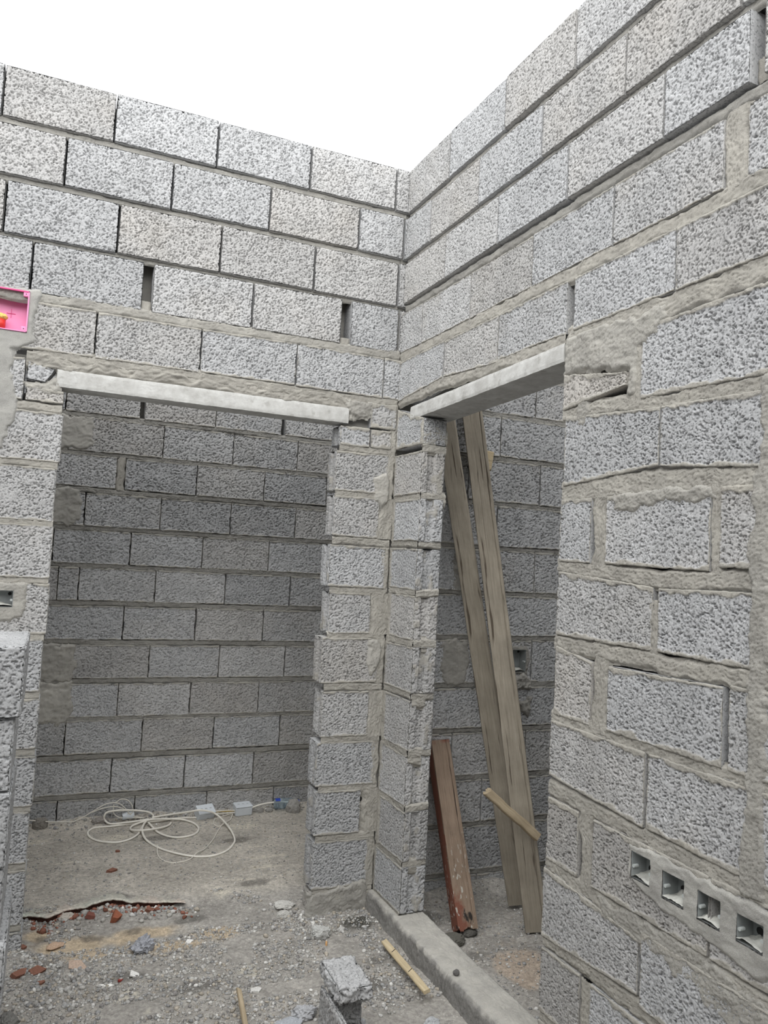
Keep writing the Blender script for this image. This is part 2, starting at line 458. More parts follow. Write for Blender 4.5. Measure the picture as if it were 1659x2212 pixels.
rows(acc, P1F, stretch([(-.871, -1.052, seq([-1.655, -1.26, -.864, -.469, -.074, .1], -2.05))], -3.1), .0030, smear=.012, holes=H1)
# courses of the pier left of the doorway
PR = -1.352
pier = [(-1.085, -1.243), (-1.277, -1.462), (-1.481, -1.682), (-1.692, -1.889), (-1.906, -2.095), (-2.110, -2.302), (-2.322, -2.505), (-2.525, -2.708), (-2.725, -2.908), (-2.930, -3.125), (-3.145, -3.33)]
for k, (zt, zb) in enumerate(pier):
    if k == 0:
        rows(acc, P1F, stretch([(zt, zb, [(-2.1, -1.55), (-1.55, -1.49), (-1.485, PR, {'zt': (-1.185, -1.195), 'warm': .7})])], -3.1), .0030, smear=.012)
        continue
    a = -1.75 if k % 2 else -1.56
    rows(acc, P1F, stretch([(zt, zb, seq([a, PR + .004 * math.sin(k * 2.1)], -2.15, fine='FR', groove='R'))], -3.1), .0030, smear=.010, holes=H1)
# fragment wedged beside the lintel
add_block(acc, P1F, [(-1.485, -1.165), (-1.42, -1.170), (-1.385, -1.115), (-1.485, -1.093)], T=.07, res=.004, r=.004, tint=1.04, chip=1.5)
# pillar between the doorways, its face to the left wall
PL = [(-1.298, -1.472), (-1.488, -1.665), (-1.700, -1.880), (-1.900, -2.076), (-2.090, -2.283), (-2.314, -2.508), (-2.525, -2.708), (-2.725, -2.908), (-2.930, -3.127)]
for k, (zt, zb) in enumerate(PL):
    dx = .008 * math.sin(k * 2.7)
    rows(acc, P1F, [(zt, zb, [(-.272 + dx - .008 * (k > 3), (-.028, -.06, -.02, -.075)[k % 4], {'groove': 'L', 'fine': 'FLB'})])], .0030, smear=.012)
rows(acc, P1F, [(-1.19, -1.275, [(-.262, -.12, {'fine': 'FL', 'groove': 'L'}), (-.12, -.02)]), (-1.075, -1.186, [(-.125, 0)])], .0036, smear=.02)
rows(acc, P1F, [(-3.145, -3.34, [(-.275, -.01, {'fine': 'FL', 'warm': .9})])], .004, smear=.07)
# mortar beds
for z, a, b in ((-.2145, -3.05, 0), (-.428, -3.05, -.02), (-.640, -3.05, -.02)):
    bed(acc, P1F, list(np.linspace(a, b, 12)), list(z + .002 * np.sin(np.arange(12) * 2.3)), .024, -.012, .010, .006, tint=.80, warm=.4)
bed(acc, P1F, [-3.05, -1.3, -.7, 0], [-.853, -.854, -.856, -.853], .034, .001, .004, .008, tint=.92, warm=.55)
bed(acc, P1F, [-3.05, -1.55], [-1.068, -1.068], .03, .001, .005, .010)
bed(acc, P1F, [-1.47, -1.2, -.7, -.3, 0], [-1.066, -1.058, -1.068, -1.068, -1.065], .03, .001, .005, .012, tint=.92)
bed(acc, P1F, [-1.49, -1.1, -.7, -.22], [-1.085, -1.080, -1.085, -1.095], .055, .004, .018, .012, tint=.92)
for k in range(len(pier) - 1):
    z = .5 * (pier[k][1] + pier[k + 1][0])
    bed(acc, P1F, [-3.05, PR - .004], [z, z], .022, .000, .004, .008)
for k in range(len(PL)):
    z = .5 * (PL[k][1] + (PL[k + 1][0] if k + 1 < len(PL) else -3.146))
    bed(acc, P1F, [-.268, -.005], [z, z], .024, .001, .005, .010, res=.004)
    bed(acc, P1F, [-.018, -.022], [PL[k][0], PL[k][1]], (.04, .09, .03, .11)[k % 4], .003, .006, .008, res=.004, vert=True)
bed(acc, P1F, [-.26, 0], [-1.286, -1.286], .026, .002, .006, .010, res=.004)
bed(acc, P1F, [-.015, -.012], [-1.07, -1.3], .03, .003, .006, .012, res=.004, vert=True)
# mortar plug in the open head joint, and the hollow core
bed(acc, P1F, [-1.083, -1.083], [-.80, -.85], .034, -.004, .005, .004, vert=True)
bed(acc, P1F, [-.260, -.260], [-.812, -.845], .040, -.004, .005, .004, vert=True)
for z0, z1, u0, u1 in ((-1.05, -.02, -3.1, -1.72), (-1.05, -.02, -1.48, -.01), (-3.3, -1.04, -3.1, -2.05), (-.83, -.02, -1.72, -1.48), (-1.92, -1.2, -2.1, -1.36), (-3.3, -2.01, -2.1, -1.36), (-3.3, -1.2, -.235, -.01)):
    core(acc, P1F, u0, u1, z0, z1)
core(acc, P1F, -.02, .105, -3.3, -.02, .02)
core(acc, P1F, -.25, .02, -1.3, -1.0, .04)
wl = tag(link('wall_left', acc.mesh('wall_left'), MAS), 'light grey hollow block wall with the wider left doorway under open sky', 'wall', kind='structure')
patch(P1F, [(-1.78, -.82), (-1.455, -.828), (-1.47, -.95), (-1.462, -1.03), (-1.53, -1.065), (-1.525, -1.19), (-1.492, -1.27), (-1.53, -1.36), (-1.56, -1.5), (-1.66, -1.56), (-1.82, -1.5), (-1.9, -1.0)], wl, off=.007, amp=.002, rag=.016, holes=[BOXP], tint=1.02, warm=.1, label='smooth grey-green mortar filling the chase below the pink box')
patch(P1F, [(-1.70, -1.90), (-1.425, -1.905), (-1.415, -1.95), (-1.43, -2.03), (-1.47, -2.055), (-1.72, -2.06)], wl, off=.005, amp=.002, rag=.012, holes=[BOXS], label='smooth mortar collar around the small wall box')
patch(P1F, [(-1.49, -1.175), (-1.42, -1.172), (-1.37, -1.12), (-1.36, -1.195), (-1.40, -1.215), (-1.48, -1.20)], wl, off=.002, amp=.006, rag=.012, label='crumbly mortar packed beside the lintel end')
patch(P1F, [(-.245, -1.075), (-.12, -1.07), (-.10, -1.12), (-.13, -1.15), (-.23, -1.165)], wl, off=.004, amp=.009, rag=.018, scale=.02, tint=.95)
patch(P1F, [(-.10, -1.40), (-.035, -1.375), (-.01, -1.42), (-.02, -1.50), (-.05, -1.535), (-.085, -1.50)], wl, off=.012, amp=.003, rag=.008, tint=1.12)
patch(P1F, [(-.08, -2.10), (-.03, -2.09), (-.01, -2.15), (-.03, -2.22), (-.06, -2.26), (-.085, -2.20)], wl, off=.012, amp=.004, rag=.008, tint=1.08)
patch(P1F, [(-.285, -3.14), (-.02, -3.10), (-.0, -3.3), (-.29, -3.34)], wl, off=.006, amp=.005, rag=.015, tint=.95, label='dark damp mortar footing of the pillar')

# ================================================================== WALL RIGHT (with the right doorway)
SW = [(1.534, 1.602, -2.510, -2.446), (1.640, 1.709, -2.517, -2.453), (1.746, 1.811, -2.520, -2.457), (1.852, 1.920, -2.520, -2.462)]
acc = Acc()
R2 = .0025
up2 = [
 (-.012, -.201, seq([0, .373, .779, 1.175, 1.572, 1.967, 2.362, 2.757])),
 (-.235, -.411, seq([0, .229, .616, 1.012, 1.408, 1.803, 2.198, 2.593])),
 (-.440, -.614, seq([0, .373, .762, 1.158, 1.561, 1.832]) + seq([1.866, 2.26, 2.655])),
]
rows(acc, P2F, stretch([(a + .003, b - .004, e) for a, b, e in up2], None, 4.85), R2, s=.0084)
rows(acc, P2F, stretch([(-.667, -.843, seq([0, .2, .593, .987, 1.378, 1.765]) + seq([1.828, 2.22, 2.6]))], None, 4.85), R2, smear=.006)
rows(acc, P2F, stretch([(-.880, -1.045, [(0, .402, {'zb': (-1.06, -1.028)}), (.408, .798, {'zb': (-1.028, -1.052)}), (.798, 1.183), (1.214, 1.619, {'tint': 1.05}), (1.619, 2.015), (2.015, 2.41)])], None, 4.85), R2, smear=.010)
add_block(acc, P2F, [(0.004, -1.275), (.262, -1.275), (.262, -1.165), (.004, -1.09)], res=R2, fine='FR', smear=(.02, .03, .03, .02), r=.006)
low = [
 (-1.165, -1.300, [(1.180, 1.457, {'zt': (-1.168, -1.215), 'zb': (-1.283, -1.255), 'warm': .9}), (1.505, 1.900, {'zt': (-1.105, -1.100), 'zb': (-1.302, -1.311), 'tint': 1.03}), (1.903, 2.30, {'zt': (-1.1, -1.1)})]),
 (-1.315, -1.500, [(1.196, 1.583, {'zt': (-1.303, -1.331), 'zb': (-1.512, -1.485)}), (1.583, 1.979, {'zt': (-1.331, -1.345), 'zb': (-1.485, -1.522)}), (1.979, 2.37)]),
 (-1.548, -1.735, [(1.186, 1.330), (1.388, 1.752, {'zb': (-1.736, -1.745), 'tint': 1.08}), (1.776, 2.13)]),
 (-1.765, -1.950, [(1.186, 1.578, {'zt': (-1.758, -1.785)}), (1.590, 1.985, {'zt': (-1.787, -1.78)}), (1.985, 2.38)]),
 (-1.990, -2.178, [(1.190, 1.355, {'zt': (-1.976, -2.005), 'warm': .6}), (1.418, 1.802, {'zt': (-2.007, -1.998)}), (1.812, 2.2)]),
 (-2.196, -2.370, [(1.180, 1.569, {'zb': (-2.358, -2.382), 'tint': 1.05}), (1.574, 1.968, {'zb': (-2.382, -2.394), 'tint': 1.05}), (1.968, 2.36)]),
 (-2.416, -2.595, [(1.180, 1.325, {'tint': .9, 'warm': .6}), (1.381, 1.776, {'tint': .9, 'warm': .6}), (1.776, 2.17)]),
 (-2.625, -2.805, [(1.173, 1.566, {'zt': (-2.615, -2.648), 'zb': (-2.816, -2.785)}), (1.570, 1.965), (1.965, 2.36)]),
 (-2.838, -3.020, [(1.174, 1.352, {'tint': .93}), (1.39, 1.785), (1.785, 2.18)]),
 (-3.040, -3.225, [(1.175, 1.57), (1.575, 1.97), (1.97, 2.36)]),
]
for zt, zb, es in stretch(low, None, 4.85):
    rows(acc, P2F, [(zt, zb, [(e[0], e[1], dict({'fine': 'FL'} if e[0] < 1.3 else {}, **(e[2] if len(e) > 2 else {}))) for e in es])], .0021, smear=.016, holes=SW, s=.0090, r=.0045)
# pillar, its face to the right wall and its grooved end
for k, (zt, zb) in enumerate([(-1.300, -1.478), (-1.497, -1.672), (-1.700, -1.872), (-1.895, -2.075), (-2.100, -2.285), (-2.312, -2.512), (-2.530, -2.730), (-2.748, -2.945), (-2.962, -3.142)]):
    rows(acc, P2F, [(zt, zb, [((.012, .045, .015, .05)[k % 4] * .6, .262 + .006 * math.sin(k * 1.9), {'groove': 'R', 'fine': 'FRB'})])], .0032, smear=.010)
    bed(acc, P2F, [.004, .258], [zb - .010, zb - .010], .024, .001, .005, .009, res=.004)
    bed(acc, P2F, [.010, .012], [zt, zb], .03, .003, .005, .008, res=.004, vert=True)
EF = Frame(P2F.pos(np.array(.262), np.array(0.), np.array(0.)), -P2F.N, P2F.U)     # end face of the pillar
for k, z in enumerate([-1.487, -1.686, -1.883, -2.087, -2.298, -2.521, -2.739, -2.953]):
    bed(acc, EF, [.004, .108], [z, z + .004], .022, .0005, .005, .008, res=.004)
bed(acc, EF, [.0, .112], [-1.287, -1.287], .03, .003, .007, .014, res=.004)
for pz, pu in ((-1.24, .03), (-1.23, .085), (-1.49, .09), (-2.09, .07), (-2.30, .04), (-2.53, .035), (-2.96, .06)):
    bed(acc, EF, [pu - .03, pu + .03], [pz, pz - .01], .05, .003, .008, .015, res=.004)
for z, a, b in ((-.218, 0, 4.8), (-.4255, 0, 4.8), (-.640, 0, 4.8)):
    bed(acc, P2F, list(np.linspace(a, b, 12)), list(z + .002 * np.sin(np.arange(12) * 2.3)), .024, -.012, .010, .006, tint=.80, warm=.4)
bed(acc, P2F, [0, .6, 1.2, 4.8], [-.861, -.861, -.862, -.86], .036, .002, .005, .014)
bed(acc, P2F, [0, .4, 1.18], [-1.062, -1.050, -1.060], .040, .002, .006, .010)
bed(acc, P2F, [1.19, 1.6, 4.8], [-1.062, -1.070, -1.066], .045, .004, .006, .022, res=.004)
bed(acc, P2F, [1.18, 1.35, 1.58, 1.9, 4.8], [-1.293, -1.292, -1.318, -1.33, -1.32], .030, .002, .005, .014, res=.0035)
bed(acc, P2F, [1.19, 1.4, 1.58, 1.9, 4.8], [-1.530, -1.522, -1.518, -1.535, -1.53], .05, .002, .005, .020, res=.0035)
for z, tl, tr in ((-1.75, .004, -.02), (-1.965, -.002, -.012), (-2.187, .0, .0), (-2.398, .01, -.008), (-2.605, .0, -.02), (-2.822, .006, .010), (-3.03, 0, 0)):
    bed(acc, P2F, [1.182, 1.4, 1.6, 1.86, 4.8], [z + tl, z + (tl + tr) / 2, z + tr, z + tr * .6, z], .026, .001, .005, .016, res=.0035)
for u, z0, z1, g in ((1.358, -1.535, -1.75, .052), (1.764, -1.54, -1.75, .026), (1.386, -1.985, -2.19, .058), (1.352, -2.40, -2.60, .05), (1.795, -.66, -.85, .062), (1.480, -1.13, -1.30, .05), (1.372, -2.84, -3.03, .04), (1.575, -1.82, -1.97, .022)):
    bed(acc, P2F, [u, u + .006], [z0, z1], g, .002, .004, .010, res=.0035, vert=True)
bed(acc, P2F, [1.850, 1.850], [-.62, -.56], .036, -.02, .006, .004, vert=True, tint=.8)
for z0, z1, u0, u1 in ((-1.05, -.02, .01, 4.8), (-3.2, -1.2, .01, .22), (-2.43, -1.05, 1.215, 4.8), (-3.2, -2.53, 1.215, 4.8), (-2.53, -2.43, 1.215, 1.5), (-2.53, -2.43, 2.0, 4.8)):
    core(acc, P2F, u0, u1, z0, z1)
wr = tag(link('wall_right', acc.mesh('wall_right'), MAS), 'light grey hollow block wall running towards the viewer, with the narrow right doorway', 'wall', kind='structure')
patch(P2F, [(1.177, -1.055), (1.30, -1.050), (1.46, -1.062), (1.60, -1.060), (1.60, -1.105), (1.50, -1.165), (1.49, -1.285), (1.455, -1.29), (1.46, -1.215), (1.35, -1.19), (1.177, -1.168)], wr, off=.005, amp=.005, rag=.014, res=.0035, label='rough beige mortar beside the right lintel end')
patch(P2F, [(1.865, -1.30), (1.93, -1.30), (1.918, -1.8), (1.916, -2.2), (1.925, -2.43), (1.85, -2.43), (1.848, -2.36), (1.862, -2.2), (1.856, -2.0), (1.864, -1.77), (1.851, -1.70), (1.868, -1.6), (1.85, -1.55), (1.872, -1.52), (1.88, -1.36)], wr, off=.007, amp=.0035, rag=.012, res=.003, tint=.98, label='vertical beige mortar strip closing the cable chase')
patch(P2F, [(1.515, -2.425), (1.60, -2.415), (1.75, -2.42), (1.95, -2.425), (1.97, -2.55), (1.90, -2.585), (1.80, -2.565), (1.72, -2.56), (1.65, -2.555), (1.60, -2.545), (1.545, -2.530), (1.518, -2.51)], wr, off=.006, amp=.003, rag=.008, res=.0028, holes=SW, tint=1.1, warm=.2, label='pale plaster bedding around the four switch boxes')
patch(P2F, [(1.40, -1.545), (1.60, -1.535), (1.75, -1.54), (1.77, -1.575), (1.70, -1.592), (1.62, -1.575), (1.50, -1.595), (1.42, -1.590)], wr, off=.005, amp=.004, rag=.014, res=.003)
patch(P2F, [(1.52, -2.60), (1.75, -2.585), (1.95, -2.62), (2.0, -2.78), (1.9, -2.76), (1.75, -2.68), (1.6, -2.67)], wr, off=.003, amp=.004, rag=.02, res=.003)
patch(P2F, [(1.37, -2.60), (1.56, -2.59), (1.58, -2.66), (1.45, -2.655)], wr, off=.002, amp=.003, rag=.02, res=.003, tint=.95)
patch(P2F, [(1.24, -1.26), (1.30, -1.25), (1.31, -1.30), (1.28, -1.345), (1.245, -1.335)], wr, off=.003, amp=.003, rag=.01, res=.003, tint=.9)

# ================================================================== WALL BACK (seen through the left doorway)
acc = Acc()
P3 = []
for k, z in enumerate((-.012, -.222, -.432, -.642)):
    P3.append((z, z - .19, seq(list(np.arange(-1.7 + .2 * (k % 2), .3, .395)))))
P3 += [
 (-.852, -1.036, seq([-1.74, -1.345, -.957]) + seq([-.936, -.538, -.143]) + seq([-.122, .27])),
 (-1.068, -1.246, seq([-1.71, -1.317, -.822, -.425, -.037, .27])),
 (-1.272, -1.440, seq([-1.45, -1.060]) + [(-1.015, -.623), (-.623, -.229), (-.229, .16), (.16, .3)]),
 (-1.477, -1.650, seq([-1.6, -1.209, -.811, -.416, -.025, .3])),
 (-1.682, -1.855, seq([-1.75, -1.355, -.959, -.565, -.176, .22])),
 (-1.884, -2.055, seq([-1.6, -1.316, -1.212, -.812, -.421, -.032, .3])),
 (-2.089, -2.264, seq([-1.75, -1.363, -.968, -.577, -.185, .21])),
 (-2.300, -2.472, seq([-1.6, -1.213, -.818, -.430, -.040, .3])),
 (-2.508, -2.680, seq([-1.75, -1.363, -.968, -.579, -.186, .21])),
 (-2.703, -2.874, seq([-1.6, -1.222, -.827, -.435, -.045, .3])),
 (-2.914, -3.087, seq([-1.75, -1.369, -.974, -.583, -.191, .2])),
 (-3.122, -3.300, seq([-1.6, -1.234, -.839, -.449, -.060, .3])),
]
rows(acc, P3F, P3[:4], .02, r=.006)
P3 = stretch([(a + .005, b - .005, e) for a, b, e in P3], -1.91, .41)
rows(acc, P3F, P3[4:], .0040, smear=.009, r=.003, s=.0085, tintv=.10)
for k in range(len(P3) - 1):
    z = .5 * (P3[k][1] + P3[k + 1][0])
    bed(acc, P3F, list(np.linspace(-1.9, .40, 9)), [z + (0.004 * math.sin(3 * k + j * 1.7)) for j in range(9)], .022, .000, .004, .007, res=.004, tint=.78, warm=.4)
bed(acc, P3F, [-1.038, -1.036], [-1.26, -1.45], .036, .001, .004, .006, vert=True)
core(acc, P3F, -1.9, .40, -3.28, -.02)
wb = tag(link('wall_back', acc.mesh('wall_back'), MAS), 'shaded grey block wall at the back of the room behind the left doorway', 'wall', kind='structure')
for z0, z1, u1, t in ((-1.25, -1.06, -1.18, 1.0), (-1.66, -1.45, -1.22, .95), (-2.50, -2.29, -1.18, 1.0), (-2.72, -2.49, -1.19, 1.15)):
    patch(P3F, [(-1.45, z0), (u1 - .03, z0), (u1, z0 + .08), (u1 - .02, z1), (-1.45, z1)], wb, off=.006, amp=.005, rag=.02, res=.006, tint=t)

# ================================================================== WALL REAR (seen through the right doorway)
acc = Acc()
HB = (.655, .757, -2.25, -2.145)
P4 = []
ztop = [-.012, -.222, -.430, -.640, -.848, -1.052, -1.260, -1.476, -1.685, -1.898, -2.105, -2.325, -2.528, -2.742, -2.950, -3.168]
zbot = [-.196, -.406, -.614, -.824, -1.028, -1.236, -1.450, -1.660, -1.872, -2.080, -2.296, -2.500, -2.715, -2.925, -3.142, -3.34]
jo = [.76, .57, .76, .57, .758, .567, .799, .567, .786, .567, .79, .567, .776, .546, .77, .541]
for a, b, j in zip(ztop, zbot, jo):
    js = [x for x in np.arange(j - 2 * .395, 1.6, .395) if x > .14]
    P4.append((a, b, seq(js, .11, 1.5)))
rows(acc, P4F, P4[:4], .02, r=.006)
P4 = [(a + .004, b - .004, e) for a, b, e in P4]
rows(acc, P4F, P4[4:], .0038, smear=.009, holes=[HB], r=.003, s=.0085, tintv=.1, warmv=.2)
for k in range(len(P4) - 1):
    z = .5 * (zbot[k] + ztop[k + 1])
    bed(acc, P4F, [.11, .4, .7, 1.0, 1.4], [z, z + .003, z - .002, z + .002, z], .020, .000, .004, .007, res=.004, tint=.74, warm=.4)
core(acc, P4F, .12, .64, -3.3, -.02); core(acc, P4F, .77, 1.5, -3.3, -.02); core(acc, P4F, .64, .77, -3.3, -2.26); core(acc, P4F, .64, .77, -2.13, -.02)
wq = tag(link('wall_rear', acc.mesh('wall_rear'), MAS), 'shaded grey block wall behind the leaning timber, seen through the right doorway', 'wall', kind='structure')
patch(P4F, [(.30, -2.11), (.44, -2.10), (.46, -2.20), (.44, -2.31), (.33, -2.32), (.30, -2.2)], wq, off=.005, amp=.004, rag=.02, res=.005, tint=.95)
patch(P4F, [(.66, -2.265), (.74, -2.255), (.80, -2.285), (.79, -2.33), (.68, -2.34)], wq, off=.018, amp=.010, rag=.02, res=.004, tint=.85)
patch(P4F, [(.64, -2.125), (.77, -2.125), (.785, -2.2), (.77, -2.265), (.64, -2.265)], wq, off=.005, amp=.004, rag=.01, res=.004, holes=[HB], tint=.75)
patch(P4F, [(.34, -1.70), (.42, -1.695), (.43, -1.88), (.345, -1.88)], wq, off=.004, amp=.005, rag=.02, res=.005, tint=.9)
patch(P4F, [(.72, -2.38), (.80, -2.37), (.79, -2.46), (.74, -2.45)], wq, off=.012, amp=.010, rag=.02, res=.005, tint=.72)

# unseen walls around the two small rooms and the front room, added for shade
def plain_wall(name, fr, u0, u1, label, holes=()):
    a = Acc(); t = []
    for k in range(15):
        z = -.012 - .2125 * k; o = .2 * (k % 2)
        t.append((z, z - .19, seq([x for x in np.arange(u0 + .395 - o, u1 - .05, .395)], u0, u1)))
    rows(a, fr, t, .03, r=.006); core(a, fr, u0 + .01, u1 - .01, -3.3, -.02)
    return tag(link(name, a.mesh(name), MAS), label, 'wall', kind='structure')
plain_wall('shade_wall_near_left', Frame((-3.1, 0, 0), (0, 1, 0), (1, 0, 0)), -4.9, 0, 'unseen block wall added to shade the front room, left of the viewer')
plain_wall('shade_wall_behind', Frame((0, -4.9, 0), (1, 0, 0), (0, 1, 0)), -3.1, .1, 'unseen block wall added for shade behind the viewer')
plain_wall('wall_far_left', Frame((-1.80, 0, 0), (0, 1, 0), (1, 0, 0)), .11, 1.40, 'block side wall of the back room')
plain_wall('wall_middle', Frame((.30, 0, 0), (0, 1, 0), (-1, 0, 0)), .18, 1.40, 'block side wall between the back rooms')
plain_wall('shade_wall_far_right', Frame((1.45, 0, 0), (0, 1, 0), (-1, 0, 0)), -2.2, .05, 'unseen block side wall added to shade the side room')
plain_wall('shade_wall_near_right', Frame((0, -1.95, 0), (1, 0, 0), (0, 1, 0)), .17, 1.45, 'unseen block front wall added to shade the side room')

# ================================================================== LINTELS AND THRESHOLD
def beam(name, fr, a, b, hgt, T, label, seed):
    """a, b = (u, z) of the top front corners"""
    n, m = 120, 10
    acc = Acc()
    per = []
    for i in range(m + 1): per.append((0, i / m, 0))
    prof = [(0.0, t) for t in np.linspace(0, -hgt, 12)] + [(-t, -hgt) for t in np.linspace(0, T, 14)[1:]] + [(-T, t) for t in np.linspace(-hgt, 0, 6)[1:]] + [(-t, 0) for t in np.linspace(T, 0, 10)[1:]]
    prof = np.array(prof)
    s = np.linspace(0, 1, n)
    S, K = np.meshgrid(s, np.arange(len(prof)), indexing='ij')
    u = a[0] + (b[0] - a[0]) * S; z = a[1] + (b[1] - a[1]) * S + prof[K, 1]; h = prof[K, 0]
    nz = fbm(u / .03 + seed, (z + h) / .02, seed, 3)
    rag = fbm(u / .018 + seed, (z * 2 + h) / .03, seed + 2, 3)
    cor = np.exp(-(np.minimum(np.abs(prof[K, 1]), np.abs(prof[K, 1] + hgt)) / .006) ** 2) * np.exp(-(h / .006) ** 2)
    h = h + .0008 * nz - .0018 * cor * np.abs(rag) - .0015 * cor + .002
    z = z + .0014 * cor * rag
    acc.grid(fr.pos(u, z, h), np.array([1., 0, 0]), flip=not fr.flip)
    for k in (0, n - 1):
        cen = np.array([fr.pos(u[k].mean(), z[k].mean(), h[k].mean())]).reshape(1, 3)
        P = np.stack([fr.pos(u[k], z[k], h[k]), np.repeat(cen, len(prof), 0)], 0)
        acc.grid(P, np.array([1., 0, 0]), flip=(k == 0) == fr.flip)
    return tag(link(name, acc.mesh(name, smooth=False), PRE), label, 'lintel')
beam('lintel', P1F, (-1.382, -1.112), (-.226, -1.114), .065, .108, 'long pale precast concrete lintel over the wider left doorway', 3)
beam('lintel', P2F, (.136, -1.102), (1.178, -1.073), .056, .155, 'pale precast concrete lintel over the narrow right doorway, above the leaning boards', 9)

acc = Acc()
CF = Frame(P2F.pos(np.array(0.), np.array(0.), np.array(0.)), P2F.U, P2F.N)
S, K = np.meshgrid(np.linspace(.0, 1.172, 420), np.linspace(0, 1, 110), indexing='ij')
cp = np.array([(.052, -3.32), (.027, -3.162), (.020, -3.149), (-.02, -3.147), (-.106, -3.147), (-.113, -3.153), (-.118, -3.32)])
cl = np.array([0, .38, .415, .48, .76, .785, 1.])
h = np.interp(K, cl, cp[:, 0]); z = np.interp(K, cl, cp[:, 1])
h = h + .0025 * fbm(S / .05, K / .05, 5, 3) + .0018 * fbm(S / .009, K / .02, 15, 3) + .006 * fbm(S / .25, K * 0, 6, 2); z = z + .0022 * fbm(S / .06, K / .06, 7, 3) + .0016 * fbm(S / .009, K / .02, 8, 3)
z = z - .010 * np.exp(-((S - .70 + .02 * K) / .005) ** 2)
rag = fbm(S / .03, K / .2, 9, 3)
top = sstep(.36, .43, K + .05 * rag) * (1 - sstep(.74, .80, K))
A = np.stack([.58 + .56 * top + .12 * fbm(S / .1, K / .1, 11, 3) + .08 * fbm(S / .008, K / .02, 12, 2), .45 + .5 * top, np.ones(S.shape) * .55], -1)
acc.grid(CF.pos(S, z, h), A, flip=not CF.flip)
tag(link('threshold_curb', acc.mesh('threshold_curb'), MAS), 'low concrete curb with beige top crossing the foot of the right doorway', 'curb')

# ================================================================== FLOOR
CR = np.array([(-2.2, .24), (-1.5, .26), (-1.336, .245), (-1.261, .215), (-1.220, .251), (-1.186, .271), (-1.125, .275), (-1.072, .303), (-1.017, .314), (-.914, .252), (-.842, .240), (-.753, .213), (-.5, .20), (.3, .2)])
def ground_z(x, y):
    zf = -3.2 + 0 * x
    cy = np.interp(x, CR[:, 0], CR[:, 1]) + .012 * fbm(x / .04, 0 * x, 41, 2)
    behind = y - cy
    sharp = 1 - sstep(-.80, -.60, x)
    step = np.where(sharp > 0, sstep(.014, .026, behind) * sharp, 0) + (1 - sharp) * sstep(-.05, .25, behind)
    zf = zf - .022 * (1 - step)
    zf = zf - .035 * sstep(.2, 1.4, y) * (x < .2)
    dep = np.exp(-((x + 1.0) / .33) ** 2 - ((y - .03) / .15) ** 2)
    zf = zf - .018 * dep
    rough = np.where(y > .26, .0022, .0065)
    zf = zf + rough * fbm(x / .035, y / .035, 51, 4) + rough * 1.1 * fbm(x / .15, y / .15, 52, 2)
    pile = .030 * np.exp(-((x + .12) / .07) ** 2 - ((y + .14) / .06) ** 2)
    zf = zf + pile * (1 + .5 * fbm(x / .02, y / .02, 53, 2))
    zf = zf + .03 * sstep(1.30, 1.40, y) * (.6 + .5 * fbm(x / .08, y * 0, 54, 2)) * (x < .2)
    zf = zf + .035 * np.exp(-((x - .56) / .25) ** 2 - ((y - .04) / .08) ** 2)
    zf = zf + .03 * np.exp(-((x + 1.37) / .06) ** 2 - ((y + .15) / .25) ** 2)
    return zf, behind, step

def gz(x, y):
    return float(ground_z(np.array([x], float), np.array([y], float))[0][0])

